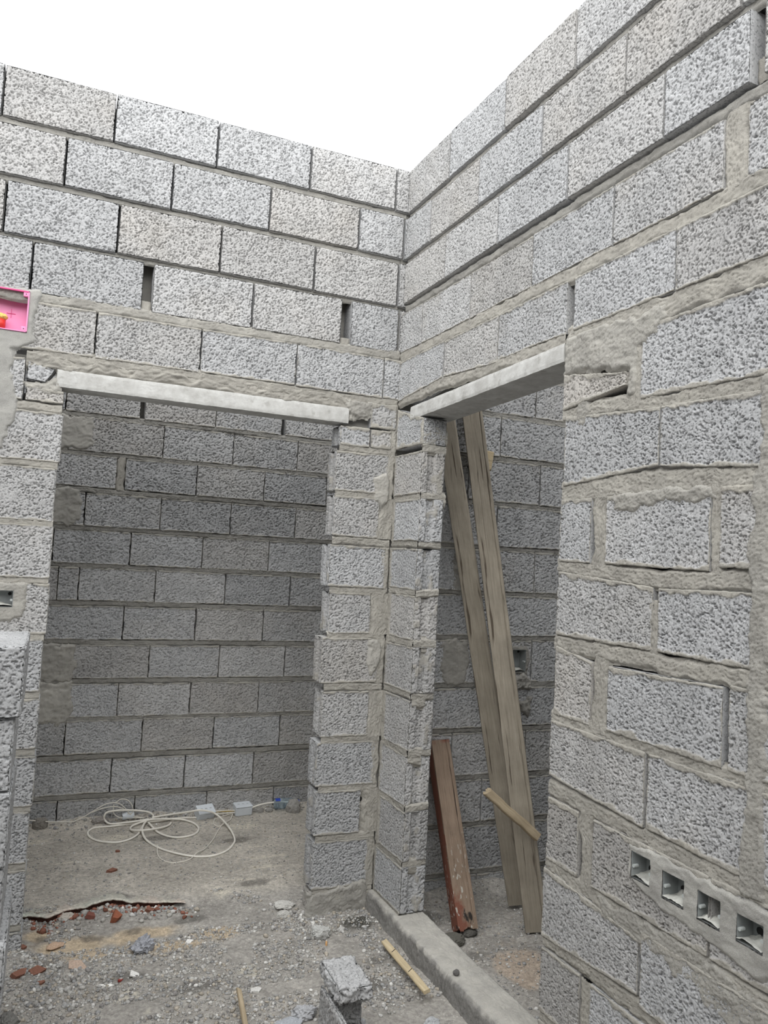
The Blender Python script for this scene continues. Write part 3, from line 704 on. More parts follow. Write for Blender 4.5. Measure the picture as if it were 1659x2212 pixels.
def floor_part(name, x0, x1, y0, y1, res, label):
    X, Y = np.meshgrid(np.arange(x0, x1 + res, res), np.arange(y0, y1 + res, res), indexing='ij')
    Z, behind, step = ground_z(X, Y)
    base = np.array([.365, .347, .318]); back = np.array([.455, .425, .375])
    t = sstep(0, .12, behind)[..., None]
    col = base * (1 - t) + back * t
    col = col * (1 + .28 * fbm(X / .16, Y / .16, 71, 3) + .16 * fbm(X / .03, Y / .025, 72, 3))[..., None]
    sand = np.zeros(X.shape)
    for sx, sy, rx, ry in ((-1.19, .04, .17, .07), (-1.08, -.05, .16, .05), (-.84, -.09, .16, .06), (-.66, -.04, .12, .06), (-1.30, .12, .06, .05), (-.95, .05, .2, .06)):
        sand = np.maximum(sand, np.exp(-((X - sx) / rx) ** 2 - ((Y - sy) / ry) ** 2))
    sand = .85 * sstep(.30, .85, sand + .30 * fbm(X / .05, Y / .05, 61, 3))[..., None]
    col = col * (1 - sand) + np.array([.52, .42, .295]) * sand
    s2 = sstep(.45, .8, np.exp(-((X - .36) / .16) ** 2 - ((Y + .62) / .22) ** 2) + .3 * fbm(X / .06, Y / .06, 66, 3))[..., None] * .55
    col = col * (1 - s2) + np.array([.50, .385, .285]) * s2
    dk = np.zeros(X.shape)
    for sx, sy, rx, ry in ((-1.27, .097, .05, .03), (-1.11, .079, .05, .025), (-.96, .085, .05, .03), (-.74, .11, .09, .04), (-1.02, -.27, .09, .04), (-1.0, .33, .08, .04), (-1.25, -.1, .06, .05), (-.12, -.15, .075, .06), (.18, -.36, .06, .05), (.27, -.34, .05, .03), (.17, -.14, .09, .10), (.16, -.22, .06, .06), (.23, -.495, .05, .05), (-.21, -.56, .06, .05), (-.15, -.42, .05, .04), (.14, -.80, .05, .06), (-.42, .34, .09, .04), (-.80, -.40, .12, .05), (-.38, .9, .10, .06), (-.75, 1.05, .15, .05)):
        dk = np.maximum(dk, np.exp(-((X - sx) / rx) ** 2 - ((Y - sy) / ry) ** 2))
    dk = sstep(.35, .85, dk + .30 * fbm(X / .035, Y / .035, 62, 3))[..., None] * .62
    col = col * (1 - dk) + np.array([.10, .095, .085]) * dk
    wet = sstep(.4, .7, np.exp(-((X + .12) / .085) ** 2 - ((Y + .145) / .06) ** 2) + .2 * fbm(X / .03, Y / .03, 67, 3))[..., None] * .7
    col = col * (1 - wet) + np.array([.05, .05, .042]) * wet
    wh = np.zeros(X.shape)
    for sx, sy, rx, ry in ((-.568, .29, .06, .045), (-1.09, .30, .10, .02), (-1.02, -.39, .05, .04), (-.6, -.34, .06, .05), (-.34, .50, .10, .03), (-.30, .62, .12, .03), (-.45, .38, .08, .012), (-.3, .78, .12, .02), (-.95, 1.1, .10, .06), (-.3, 1.12, .12, .06), (-1.2, .8, .06, .02), (-1.33, 1.15, .08, .04)):
        wh = np.maximum(wh, np.exp(-((X - sx) / rx) ** 2 - ((Y - sy) / ry) ** 2))
    wh = sstep(.42, .80, wh + .5 * fbm(X / .035, Y / .012, 63, 3))[..., None] * .7
    arc = np.exp(-((np.hypot(X + 1.22, Y + .66) - .30) / .012) ** 2) * sstep(.1, .5, fbm(X / .03, Y / .03, 64, 2)) * (X > -1.15) * (Y < -.35)
    wh = np.maximum(wh, arc[..., None] * .6)
    col = col * (1 - wh) + np.array([.62, .58, .49]) * wh
    red = 0 * sstep(.25, .5, np.exp(-((behind + .004) / .012) ** 2) * (X > -1.3) * (X < -.72) * (.6 + .5 * fbm(X / .05, Y / .05, 65, 2)))[..., None]
    col = col * (1 - red * .8) + np.array([.12, .05, .04]) * red * .8
    a = Acc(); a.grid(np.stack([X, Y, Z], -1), col)
    o = link(name, a.mesh(name, 'dirt'), GND)
    return tag(o, label, 'floor', kind='structure')
floor_part('floor', -2.3, 1.5, -1.75, 1.45, .0065, 'dusty grey concrete floor covered with rubble and sand')
floor_part('floor_near', -4.5, 1.5, -5.5, -1.74, .06, 'dusty grey floor towards the viewer')

# broken edge of the thin screed on the slab
xs = np.linspace(-1.42, -.74, 170); ey = np.interp(xs, CR[:, 0], CR[:, 1]) + .012 * fbm(xs / .04, 0 * xs, 41, 2) + .004 * fbm(xs / .012, 0 * xs, 43, 2)
lf = sstep(-.74, -.85, xs)
prof = ((.090, -.0025, .42, 0), (.050, .001, .44, 0), (.012, .003, .50, 0), (.001, .0025, .60, 0), (-.003, .000, .50, .1), (.001, -.005, .10, 1), (.005, -.009, .07, 1), (.009, -.034, .10, 1))
PP = []; CC_ = []
for dy, dz, br, rr in prof:
    z = ground_z(xs, ey + .07)[0] + (dz + .003) * lf - .003 + .0015 * fbm(xs / .02, dy + 0 * xs, 44, 2)
    PP.append(np.stack([xs, ey + dy + .003 * fbm(xs / .015, 0 * xs + dy, 45, 2), z], -1))
    CC_.append(np.stack([br * np.ones(len(xs)) * (1 + .12 * fbm(xs / .05, 0 * xs, 46, 2)), br * (.95 - .5 * rr) * np.ones(len(xs)), br * (.83 - .5 * rr) * np.ones(len(xs))], -1))
acc = Acc(); acc.grid(np.stack(PP, 1), np.stack(CC_, 1))
link('screed_edge', acc.mesh('screed_edge', 'dirt'), GND, bpy.data.objects['floor'])

# ------------------------------------------------------------------ loose grit: nobody could count it
ico = bmesh.new(); bmesh.ops.create_icosphere(ico, subdivisions=1, radius=1)
IV = np.array([v.co[:] for v in ico.verts]); IF = np.array([[v.index for v in f.verts] for f in ico.faces]); ico.free()
def gravel(name, pts, sizes, cols, label):
    n = len(pts)
    r = rng.random((n, len(IV))) * .55 + .6
    sc = (rng.random((n, 3)) * .7 + .55) * np.array([1, 1, .75])
    ang = rng.random(n) * 6.28
    V = IV[None] * r[..., None] * sc[:, None] * sizes[:, None, None]
    c, s = np.cos(ang)[:, None], np.sin(ang)[:, None]
    V = np.stack([V[..., 0] * c - V[..., 1] * s, V[..., 0] * s + V[..., 1] * c, V[..., 2]], -1) + pts[:, None]
    me = bpy.data.meshes.new(name); nv = len(IV)
    F = (IF[None] + (np.arange(n) * nv)[:, None, None]).reshape(-1, 3)
    me.vertices.add(n * nv); me.vertices.foreach_set('co', V.astype(np.float32).ravel())
    me.loops.add(F.size); me.loops.foreach_set('vertex_index', F.astype(np.int32).ravel())
    me.polygons.add(len(F)); me.polygons.foreach_set('loop_start', np.arange(len(F), dtype=np.int32) * 3)
    me.update(calc_edges=True)
    at = me.attributes.new('stone', 'FLOAT_COLOR', 'POINT')
    at.data.foreach_set('color', np.concatenate([np.repeat(cols, nv, 0), np.ones((n * nv, 1))], 1).astype(np.float32).ravel())
    return tag(link(name, me, GRAV), label, 'gravel', kind='stuff')
def scatter(n, fn, smin, smax, pw=3.):
    P = []
    while len(P) < n:
        x, y = fn()
        if x > -.035 + .02 * (y < -.6) and x < .125 and y < .05: continue
        if -.29 < x < .12 and 0 <= y < .12: continue
        if x < -1.36 and 0 <= y < .12: continue
        P.append((x, y))
    P = np.array(P); s = smin + (smax - smin) * rng.random(n) ** pw
    z = ground_z(P[:, 0], P[:, 1])[0] + s * .25
    g = rng.random(n)[:, None]
    pal = np.array([(.40, .39, .365), (.32, .32, .315), (.48, .47, .45), (.66, .65, .62), (.42, .38, .32), (.25, .24, .23)])
    cols = pal[rng.choice(6, n, p=(.3, .22, .2, .07, .14, .07))] * (.8 + .4 * g)
    cb = P[:, 1] - np.interp(P[:, 0], CR[:, 0], CR[:, 1])
    rd = (cb < 0) & (cb > -.09) & (P[:, 0] > -1.32) & (P[:, 0] < -.72) & (rng.random(n) < .35)
    cols = np.where(rd[:, None], np.array([.27, .12, .085]) * (.6 + .7 * g), cols)
    return np.concatenate([P, z[:, None]], 1), s, cols
def front():
    while True:
        x, y = rng.uniform(-1.45, 0), rng.uniform(-1.05, .32)
        d = .35 + .65 * (abs(y + .35) < .35) + .5 * (x < -1.2)
        if vn(np.array([x / .12]), np.array([y / .12]), 91)[0] * .5 + .5 < d * .75: return x, y
a = scatter(15000, front, .0018, .0105, 3.4)
gravel('gravel', *a, 'fine grey grit and gravel strewn over the floor before the left doorway')
def rubble():
    x = rng.uniform(-1.33, -.70); return x, np.interp(x, CR[:, 0], CR[:, 1]) - abs(rng.normal(.01, .045))
b = scatter(420, rubble, .003, .016, 2.2)
c_ = scatter(260, lambda: (rng.uniform(-1.40, -1.05), rng.uniform(-.40, -.05)), .003, .013, 2.4)
d_ = scatter(160, lambda: (rng.normal(-.35, .09), rng.normal(.0, .10)), .003, .014, 2.4)
gravel('gravel', *[np.concatenate(q) for q in zip(b, c_, d_)], 'coarser rubble crumbs along the broken screed edge and beside the pillar foot')
a = scatter(3800, lambda: (rng.uniform(-1.5, .05), rng.uniform(.3, 1.38)), .0015, .0075, 3.6)
b = scatter(450, lambda: (rng.uniform(-1.4, .2), 1.38 - abs(rng.normal(0, .03))), .003, .014, 2.)
gravel('gravel', *[np.concatenate([p, q]) for p, q in zip(a, b)], 'sparse grit on the floor of the room behind the left doorway')
a = scatter(3500, lambda: (rng.uniform(.12, 1.0), rng.uniform(-1.1, .05)), .0018, .009, 3.)
gravel('gravel', *a, 'grit on the floor behind the right doorway')

# ================================================================== STONES, SHARDS, CHIPS
def rock(name, x, y, size, col, label, cat, flat=.7, seed=1, sharp=.35, group=None, rz=0., lift=.35, mat=None, rough=.13):
    bm = bmesh.new(); bmesh.ops.create_icosphere(bm, subdivisions=4, radius=1)
    r = random.Random(seed)
    pl = [(Vector((r.gauss(0, 1), r.gauss(0, 1), r.gauss(0, 1))).normalized(), r.uniform(.55, .9)) for _ in range(14)]
    co = np.array([v.co[:] for v in bm.verts])
    k = np.ones(len(co))
    for d, o in pl:
        dp = co @ np.array(d); k = np.where(dp > 1e-3, np.minimum(k, o / np.maximum(dp, 1e-3)), k)
    k = 1 * (1 - sharp) * .78 + k * sharp + .22 * (1 - sharp) * k
    n = .10 * fbm(co[:, 0] * 2.5 + seed, co[:, 1] * 2.5 + co[:, 2] * 1.7, seed, 3) + rough * fbm(co[:, 0] * 6 + seed, co[:, 1] * 6 + co[:, 2] * 5, seed + 2, 3)
    co = co * (k + n)[:, None] * np.array(size)
    for v, c in zip(bm.verts, co): v.co = c
    me = bm_mesh(name, bm)
    at = me.attributes.new('stone', 'FLOAT_COLOR', 'POINT')
    at.data.foreach_set('color', np.tile(np.array([*col, 1.]), (len(co), 1)).astype(np.float32).ravel())
    o = link(name, me, mat or GRAV); o.location = (x, y, gz(x, y) + size[2] * lift); o.rotation_euler = (0, 0, rz)
    return tag(o, label, cat, group)

rock('pumice_lump', -.943, -.095, (.047, .036, .042), (.36, .37, .40), 'bluish grey pumice lump lying in the yellow sand', 'stone', seed=4, sharp=.6, rough=.34)
rock('rubble_stone', -.288, -.175, (.045, .030, .034), (.50, .50, .48), 'pale grey rubble stone at the foot of the pillar', 'stone', seed=8, sharp=.7, rough=.25)
rock('concrete_chunk', -.355, .10, (.060, .030, .020), (.54, .53, .50), 'flat pale chunk of concrete at the left foot of the pillar', 'stone', seed=12, sharp=.7)
rock('concrete_chunk', -.375, .03, (.040, .022, .018), (.50, .49, .46), 'small whitish concrete chunk before the flat pale chunk', 'stone', seed=13, sharp=.7)
rock('mortar_clod', -1.313, 1.345, (.042, .03, .040), (.25, .235, .21), 'dark mortar clod on the white wire at the back wall', 'stone', seed=16, sharp=.4)
rock('mortar_clod', .035, 1.30, (.05, .04, .055), (.36, .35, .33), 'grey mortar clod beside the blue bottle cap', 'stone', seed=17, sharp=.4)
rock('mortar_clod', -.86, 1.365, (.03, .02, .03), (.33, .31, .28), 'small mortar clod against the back wall beside the crumpled cup', 'stone', seed=19, sharp=.4)
rock('mortar_clod', .185, -.37, (.055, .045, .026), (.12, .115, .10), 'dark mortar clod before the foot of the red plank', 'stone', seed=21, sharp=.3)
rock('mortar_clod', .285, -.335, (.035, .03, .02), (.10, .095, .085), 'small black clod right of the red plank foot', 'stone', seed=22, sharp=.3)
rock('rubble_stone', -1.372, -.455, (.035, .05, .03), (.24, .235, .22), 'dark stone in the bottom left corner beside the block stack', 'stone', seed=25, sharp=.6)
rock('rubble_stone', -.195, -.165, (.018, .014, .014), (.52, .51, .49), 'small pale stone at the edge of the damp black patch', 'stone', seed=26, sharp=.6)
rock('pebble', .015, -.72, (.013, .011, .010), (.14, .135, .13), 'dark pebble on the curb crack', 'stone', seed=27, sharp=.3).location.z = -3.138
rock('concrete_chunk', -.13, -.83, (.035, .022, .016), (.45, .46, .47), 'grey concrete chunk at the bottom edge near the curb', 'stone', seed=28, sharp=.7)
rock('concrete_chunk', -.57, -.70, (.050, .03, .012), (.42, .44, .47), 'flat bluish concrete chunk left of the broken block', 'stone', seed=29, sharp=.7)
rock('sand_stone', -1.235, .045, (.032, .024, .012), (.50, .36, .26), 'flat tan stone on the yellow sand near the block stack', 'stone', seed=31, sharp=.7, rz=.5)
rock('slab_flake', -1.195, .245, (.045, .024, .014), (.46, .42, .37), 'beige screed flake in the broken slab edge', 'stone', seed=32, sharp=.7, rz=.3)

def shard(name, x, y, L, W, T, col, label, cat, rz=0., tilt=.3, seed=1, group=None):
    r = random.Random(seed); bm = bmesh.new(); n = r.choice((4, 5, 5))
    pts = []
    for k in range(n):
        a = 2 * math.pi * k / n + r.uniform(-.4, .4); q = r.uniform(.65, 1.15)
        pts.append((L * q * math.cos(a), W * q * math.sin(a)))
    lo = [bm.verts.new((px * 1.04, py * 1.04, -T)) for px, py in pts]; hi = [bm.verts.new((px, py, T * (1 + .4 * r.uniform(-1, 1)))) for px, py in pts]
    bm.faces.new(hi); bm.faces.new(lo[::-1])
    for k in range(n): bm.faces.new((lo[k], lo[(k + 1) % n], hi[(k + 1) % n], hi[k]))
    me = bm_mesh(name, bm)
    at = me.attributes.new('stone', 'FLOAT_COLOR', 'POINT')
    at.data.foreach_set('color', np.tile(np.array([*col, 1.]), (len(me.vertices), 1)).astype(np.float32).ravel())
    o = link(name, me, GRAV); o.location = (x, y, gz(x, y) + T * .7 + abs(math.sin(tilt)) * W * .35); o.rotation_euler = (tilt, .1, rz)
    return tag(o, label, cat, group)
BR = (.23, .112, .08)
shard('brick_shard', -1.006, .625, .026, .016, .006, BR, 'red brick shard alone on the back floor below the cable', 'brick shard', .2, .25, 1)
shard('brick_shard', -1.018, .175, .030, .026, .012, (.30, .11, .065), 'largest orange red brick shard under the broken slab edge', 'brick shard', .6, .5, 2)
shard('brick_shard', -.88, .212, .024, .016, .006, BR, 'red brick shard at the right end of the broken slab edge', 'brick shard', .1, .3, 3)
shard('brick_shard', -1.11, .225, .026, .02, .008, (.22, .09, .07), 'dark red brick shard at the left of the broken slab edge', 'brick shard', 1.1, .4, 4)
shard('brick_shard', -1.293, -.163, .038, .018, .006, BR, 'long red brick shard near the foot of the block stack', 'brick shard', .5, .45, 5)
shard('brick_shard', -1.350, -.21, .034, .018, .007, BR, 'red brick shard touching the foot of the block stack', 'brick shard', .7, .5, 6)
shard('brick_shard', -1.281, -.235, .018, .010, .004, BR, 'small red brick shard before the two larger shards on the left', 'brick shard', .2, .2, 7)
shard('brick_shard', -1.346, .015, .018, .014, .005, BR, 'small red brick shard beside the left pier', 'brick shard', .2, .2, 8)
shard('brick_shard', -.96, .885, .014, .009, .004, BR, 'tiny red brick shard inside the cable loops', 'brick shard', .2, .2, 9)
shard('brick_shard', -.240, -.477, .014, .010, .008, (.45, .16, .12), 'pinkish red brick shard right of the broken block', 'brick shard', .1, .2, 10)
shard('brick_shard', -1.034, -.290, .010, .007, .003, (.3, .06, .05), 'tiny dark red shard beside the white paper chip', 'brick shard', .1, .2, 11)
shard('brick_shard', -.326, -.375, .008, .006, .004, (.4, .1, .08), 'tiny red shard behind the broken block', 'brick shard', .1, .2, 12)
shard('tile_shard', -1.165, -.14, .042, .018, .003, (.52, .40, .32), 'curved beige tile shard half buried at the edge of the sand', 'tile shard', -.55, .8, 13)
W_ = (.80, .79, .76)
shard('paper_chip', -.771, -.071, .024, .016, .002, W_, 'white chip on the sand right of the pumice lump', 'chip', .5, .35, 14)
shard('paper_chip', -.986, -.273, .020, .018, .002, W_, 'pointed white chip on the bare grey floor', 'chip', 1.0, .5, 15)
shard('paper_chip', -1.077, -.309, .030, .007, .002, W_, 'narrow white chip left of the pointed chip', 'chip', -.1, .3, 16)
shard('paper_chip', -.609, -.472, .024, .014, .003, (.66, .65, .62), 'dull white flat chip near the bottom centre', 'chip', .2, .15, 17)

# cigarette butt
def tube(name, pts, r, mat, parent=None, n=10, sub=6, smooth=True):
    P = np.array(pts, float)
    if sub > 1 and len(P) > 2:
        Q = []
        E = np.vstack([2 * P[0] - P[1], P, 2 * P[-1] - P[-2]])
        for i in range(1, len(E) - 2):
            for t in np.linspace(0, 1, sub, endpoint=False):
                a, b, c, d = E[i - 1], E[i], E[i + 1], E[i + 2]
                Q.append(.5 * (2 * b + (c - a) * t + (2 * a - 5 * b + 4 * c - d) * t * t + (3 * b - a - 3 * c + d) * t ** 3))
        Q.append(P[-1]); P = np.array(Q)
    T = np.gradient(P, axis=0); T /= np.linalg.norm(T, axis=1, keepdims=True) + 1e-12
    up = np.array([0, 0, 1.]); S = np.cross(T, up); bad = np.linalg.norm(S, axis=1) < .05
    S[bad] = np.cross(T[bad], np.array([1., 0, 0])); S /= np.linalg.norm(S, axis=1, keepdims=True); B = np.cross(S, T)
    a = np.linspace(0, 2 * np.pi, n + 1)
    rr = r if np.ndim(r) else np.full(len(P), r)
    rr = np.interp(np.linspace(0, 1, len(P)), np.linspace(0, 1, len(rr)), rr)
    R = P[:, None] + rr[:, None, None] * (np.cos(a)[None, :, None] * S[:, None] + np.sin(a)[None, :, None] * B[:, None])
    acc = Acc(); acc.grid(R, np.array([1., 1, 1]))
    for k in (0, -1): acc.grid(np.stack([R[k], np.repeat(P[k][None], n + 1, 0)]), np.array([1., 1, 1]), flip=(k == -1))
    return acc, lambda: link(name, acc.mesh(name), mat, parent)
def tube_obj(*a, **k): return tube(*a, **k)[1]()
def join_tubes(name, paths, r, mat):
    A = Acc()
    for p in paths:
        t = tube(name, p, r, mat)[0]
        for v, f, c in zip(t.v, t.f, t.a): A.v.append(v); A.a.append(c)
        k = 0
        off = 0
        for v, f in zip(t.v, t.f): A.f.append(f + A.n)
        A.n += t.n
    return link(name, A.mesh(name), mat)
z0 = gz(-.281, -.237)
bt = empty('cigarette_butt', (-.281, -.237, z0), 'tan cigarette butt on the grit left of the damp patch', 'cigarette butt')
tube_obj('filter', [(-.006, -.016, .006), (.002, .006, .006)], .004, mat_simple('filter_paper', (.62, .36, .16), .8), bt)
tube_obj('ash_tip', [(.002, .006, .006), (.005, .013, .006)], .004, mat_simple('ash', (.55, .52, .48), .9), bt)

# ================================================================== CABLES AND BOXES IN THE BACK ROOM
CAM = Vector((-1.34150372, -3.11112417, -1.75780786))
ROT = np.array([[0.9197733, -0.38887576, 0.05284617], [0.07290436, 0.03699436, -0.99665258], [0.38561902, 0.92054715, 0.06237717]])
# floor positions (x, y, height above the floor) of the thick cable; metres
def lay(pts, r): return [(x, y, gz(x, y) + r + h) for x, y, h in pts]
CA = [(-0.516, 1.309, 0.000), (-0.617, 1.320, 0.000), (-0.716, 1.303, 0.000), (-0.811, 1.297, 0.000), (-0.895, 1.288, 0.000), (-0.969, 1.277, 0.000), (-1.041, 1.275, 0.000), (-1.076, 1.232, 0.000), (-1.082, 1.169, 0.000), (-1.062, 1.097, 0.000), (-1.018, 1.042, 0.000), (-0.951, 1.014, 0.000), (-0.888, 1.048, 0.000), (-0.841, 1.123, 0.000), (-0.808, 1.235, 0.004), (-0.782, 1.305, 0.004), (-0.752, 1.322, 0.006), (-0.743, 1.335, 0.010), (-0.762, 1.335, 0.032), (-0.820, 1.335, 0.048), (-0.914, 1.335, 0.057), (-0.979, 1.335, 0.053), (-0.997, 1.335, 0.036), (-0.994, 1.335, 0.012), (-0.967, 1.306, 0.004), (-0.905, 1.285, 0.010), (-0.840, 1.289, 0.012), (-0.772, 1.308, 0.012)]
CB = [(-0.772, 1.308, 0.012), (-0.799, 1.248, 0.010), (-0.821, 1.147, 0.010), (-0.817, 1.013, 0.004), (-0.775, 0.886, 0.000), (-0.711, 0.784, 0.000), (-0.629, 0.706, 0.000), (-0.547, 0.687, 0.000), (-0.467, 0.738, 0.000), (-0.410, 0.836, 0.000), (-0.388, 0.918, 0.000), (-0.381, 1.040, 0.004), (-0.395, 1.173, 0.016), (-0.421, 1.25, 0.030), (-0.463, 1.245, 0.050), (-0.517, 1.25, 0.058), (-0.578, 1.29, 0.040), (-0.665, 1.335, 0.014), (-0.751, 1.332, 0.008)]
CC = [(-0.777, 1.258, 0.010), (-0.746, 1.127, 0.000), (-0.703, 1.039, 0.000), (-0.644, 1.007, 0.000), (-0.575, 1.033, 0.000), (-0.536, 1.115, 0.000), (-0.542, 1.211, 0.000), (-0.594, 1.282, 0.004), (-0.669, 1.292, 0.010), (-0.765, 1.285, 0.016), (-0.852, 1.256, 0.004), (-0.873, 1.207, 0.000), (-0.857, 1.148, 0.010), (-0.801, 1.127, 0.014), (-0.734, 1.154, 0.010), (-0.679, 1.216, 0.000), (-0.659, 1.258, 0.000)]
DD = [(-0.315, 1.306, 0.010), (-0.345, 1.233, 0.000), (-0.398, 1.15, 0.012), (-0.432, 1.095, 0.000), (-0.497, 0.929, 0.000), (-0.560, 0.803, 0.000), (-0.607, 0.734, 0.010), (-0.650, 0.681, 0.000), (-0.695, 0.657, 0.000), (-0.737, 0.656, 0.000), (-0.772, 0.705, 0.000), (-0.785, 0.788, 0.000), (-0.775, 0.895, 0.010)]
D2 = [(-0.320, 1.307, 0.012), (-0.371, 1.305, 0.000), (-0.418, 1.268, 0.000), (-0.442, 1.194, 0.000), (-0.428, 1.142, 0.000), (-0.394, 1.165, 0.000)]
E1 = [(-1.40, 1.335, 0.046), (-1.362, 1.335, 0.042), (-1.288, 1.335, 0.030), (-1.174, 1.335, 0.019), (-1.130, 1.335, 0.025), (-1.061, 1.335, 0.062), (-1.000, 1.335, 0.095), (-0.954, 1.335, 0.102), (-0.916, 1.335, 0.089), (-0.886, 1.335, 0.059), (-0.856, 1.335, 0.028), (-0.798, 1.335, 0.010)]
E2 = [(-1.061, 1.335, 0.059), (-1.007, 1.335, 0.077), (-0.953, 1.335, 0.082), (-0.910, 1.335, 0.070), (-0.895, 1.335, 0.058)]
E3 = [(-0.945, 1.335, 0.101), (-0.918, 1.335, 0.118), (-0.880, 1.335, 0.108), (-0.855, 1.335, 0.071), (-0.857, 1.335, 0.042), (-0.880, 1.335, 0.039)]
E4 = [(-0.954, 1.335, 0.092), (-0.953, 1.335, 0.054), (-0.940, 1.335, 0.034), (-0.911, 1.335, 0.020), (-0.836, 1.335, 0.014), (-0.793, 1.330, 0.012)]
def base_z(x, y): return -3.2 - .035 * float(sstep(.2, 1.4, y)) + .018 * float(sstep(1.30, 1.40, y))
def lay(pts, r): return [(x, y, max(base_z(x, y) + h, gz(x, y) - .002) + r) for x, y, h in pts]
o = join_tubes('electric_cable', [lay(CA, .0055), lay(CB, .0055), lay(CC, .0055)], .0052, PVC)
tag(o, 'thick off-white electric cable looped loosely on the back floor', 'cable')
o = join_tubes('thin_wire', [lay(DD, .0028), lay(D2, .0028)], .0026, WIRE)
tag(o, 'thin off-white wire looping below the thick cable from the white socket box', 'wire')
o = join_tubes('thin_wire', [lay(E1, .0028), lay(E2, .0028), lay(E3, .0028), lay(E4, .0028)], .0026, WIRE)
tag(o, 'thin off-white wire springing up in bows against the back wall on the left', 'wire')
o = join_tubes('electric_cable', [lay([(-.225, 1.31, .020), (-0.202, 1.335, 0.018), (-0.138, 1.335, 0.035), (-0.053, 1.335, 0.040), (0.035, 1.335, 0.030), (0.091, 1.335, 0.008)], .005)], .005, PVC)
tag(o, 'short off-white cable arching from the right socket box over the plastic bottle', 'cable')
o = join_tubes('yellow_wire', [[(-.43, 1.312, -3.205), (-.366, 1.318, -3.208), (-.295, 1.312, -3.208)]], .0035, YEL)
tag(o, 'short yellow wire joining the two white socket boxes', 'wire')
o = join_tubes('thin_wire', [[(-.43, 1.30, -3.212), (-.37, 1.305, -3.215), (-.295, 1.302, -3.214)], [(-.43, 1.308, -3.203), (-.35, 1.315, -3.203), (-.295, 1.308, -3.205)]], .003, WIRE)
tag(o, 'pair of short white wires beside the yellow wire between the socket boxes', 'wire')

def socket_box(x, y, rz, tilt, label):
    b = empty('socket_box', (x, y, gz(x, y) + .028), label, 'socket box', 'white socket boxes on the back floor')
    b.rotation_euler = (tilt, 0, rz)
    bm = bmesh.new(); bm_box(bm, (-.048, -.032, -.026), (.048, .032, .018), bev=.004, seg=2); link('body', bm_mesh('body', bm), WPL, b)
    bm = bmesh.new(); bm_box(bm, (-.050, -.034, .0182), (.050, .034, .030), bev=.006, seg=3); p = link('face_plate', bm_mesh('face_plate', bm), WPL, b)
    for k in (-.026, 0, .026):
        bm = bmesh.new(); bm_box(bm, (k - .006, -.004, .0295), (k + .006, .004, .0306), bev=.0005, seg=1); s = link('socket_hole', bm_mesh('socket_hole', bm), mat_hole, p)
    return b
mat_hole = mat_simple('socket_grey', (.42, .44, .46), .5, .05, 20)
socket_box(-.470, 1.315, .25, .50, 'left of two white plastic socket boxes among the cables, tipped towards the viewer')
socket_box(-.258, 1.318, .12, .12, 'right of two white plastic socket boxes, beside the plastic bottle')

bo = empty('plastic_bottle', (0, 1.335, gz(0, 1.335)), 'crushed clear plastic bottle with blue cap lying at the back wall', 'bottle')
prof = [(0, .012), (.004, .024), (.012, .028), (.03, .028), (.033, .026), (.036, .028), (.055, .028), (.058, .026), (.061, .028), (.085, .028), (.088, .026), (.091, .028), (.105, .028), (.118, .020), (.126, .012), (.134, .0115)]
acc = Acc(); a = np.linspace(0, 2 * np.pi, 33); pr = np.array(prof)
S, K = np.meshgrid(np.arange(len(pr)), a, indexing='ij')
rr = pr[S, 1] * (1 + .10 * fbm(pr[S, 0] / .03, np.cos(K) * 2 + 4, 88, 2))
acc.grid(np.stack([-.072 + pr[S, 0], rr * np.cos(K) * .85, .028 + .006 + rr * np.sin(K)], -1), np.array([1., 1, 1]), flip=True)
acc.grid(np.stack([np.stack([np.full(33, -.072), .012 * np.cos(a) * .85, .034 + .012 * np.sin(a)], -1), np.repeat(np.array([[-.070, 0, .034]]), 33, 0)]), np.array([1., 1, 1]))
link('body', acc.mesh('body'), BOT, bo)
def cyl(name, x0, x1, r, mat, parent, z=.034):
    bm = bmesh.new(); bmesh.ops.create_cone(bm, cap_ends=True, segments=28, radius1=r, radius2=r, depth=x1 - x0)
    bmesh.ops.transform(bm, matrix=Matrix.Translation(((x0 + x1) / 2, 0, z)) @ Matrix.Rotation(math.pi / 2, 4, 'Y'), verts=bm.verts)
    return link(name, bm_mesh(name, bm, False), mat, parent)
cyl('cap', .060, .078, .0145, BLUEC, bo)
acc = Acc(); S, K = np.meshgrid(np.linspace(-.066, -.038, 4), np.linspace(.5, 2.4, 14), indexing='ij')
acc.grid(np.stack([S, .0292 * np.cos(K) * .86, .034 + .0296 * np.sin(K)], -1), np.array([1., 1, 1]), flip=True)
link('label_band', acc.mesh('label_band'), BLUEC, bo)
acc = Acc(); a = np.linspace(0, 2 * np.pi, 25); h = np.linspace(0, 1, 8)
S, K = np.meshgrid(h, a, indexing='ij'); rr = (.017 + .008 * S) * (1 + .22 * fbm(S * 2, np.cos(K) * 1.5 + np.sin(K), 93, 2))
acc.grid(np.stack([.060 * S, rr * np.cos(K) * .8, rr * np.sin(K)], -1), np.array([1., 1, 1]), flip=True)
acc.grid(np.stack([.060 * S, rr * .94 * np.cos(K) * .8, rr * .94 * np.sin(K)], -1), np.array([1., 1, 1]))
o = tag(link('plastic_cup', acc.mesh('plastic_cup'), WPL), 'crumpled pale blue plastic cup beside the cable loops', 'cup'); o.location = (-.905, 1.345, gz(-.90, 1.345) + .022); o.rotation_euler = (0, -.1, .1)
rock('mortar_clod', -1.015, 1.345, (.045, .02, .022), (.30, .28, .26), 'long flat mortar clod under the wire bows', 'stone', seed=51, sharp=.4)
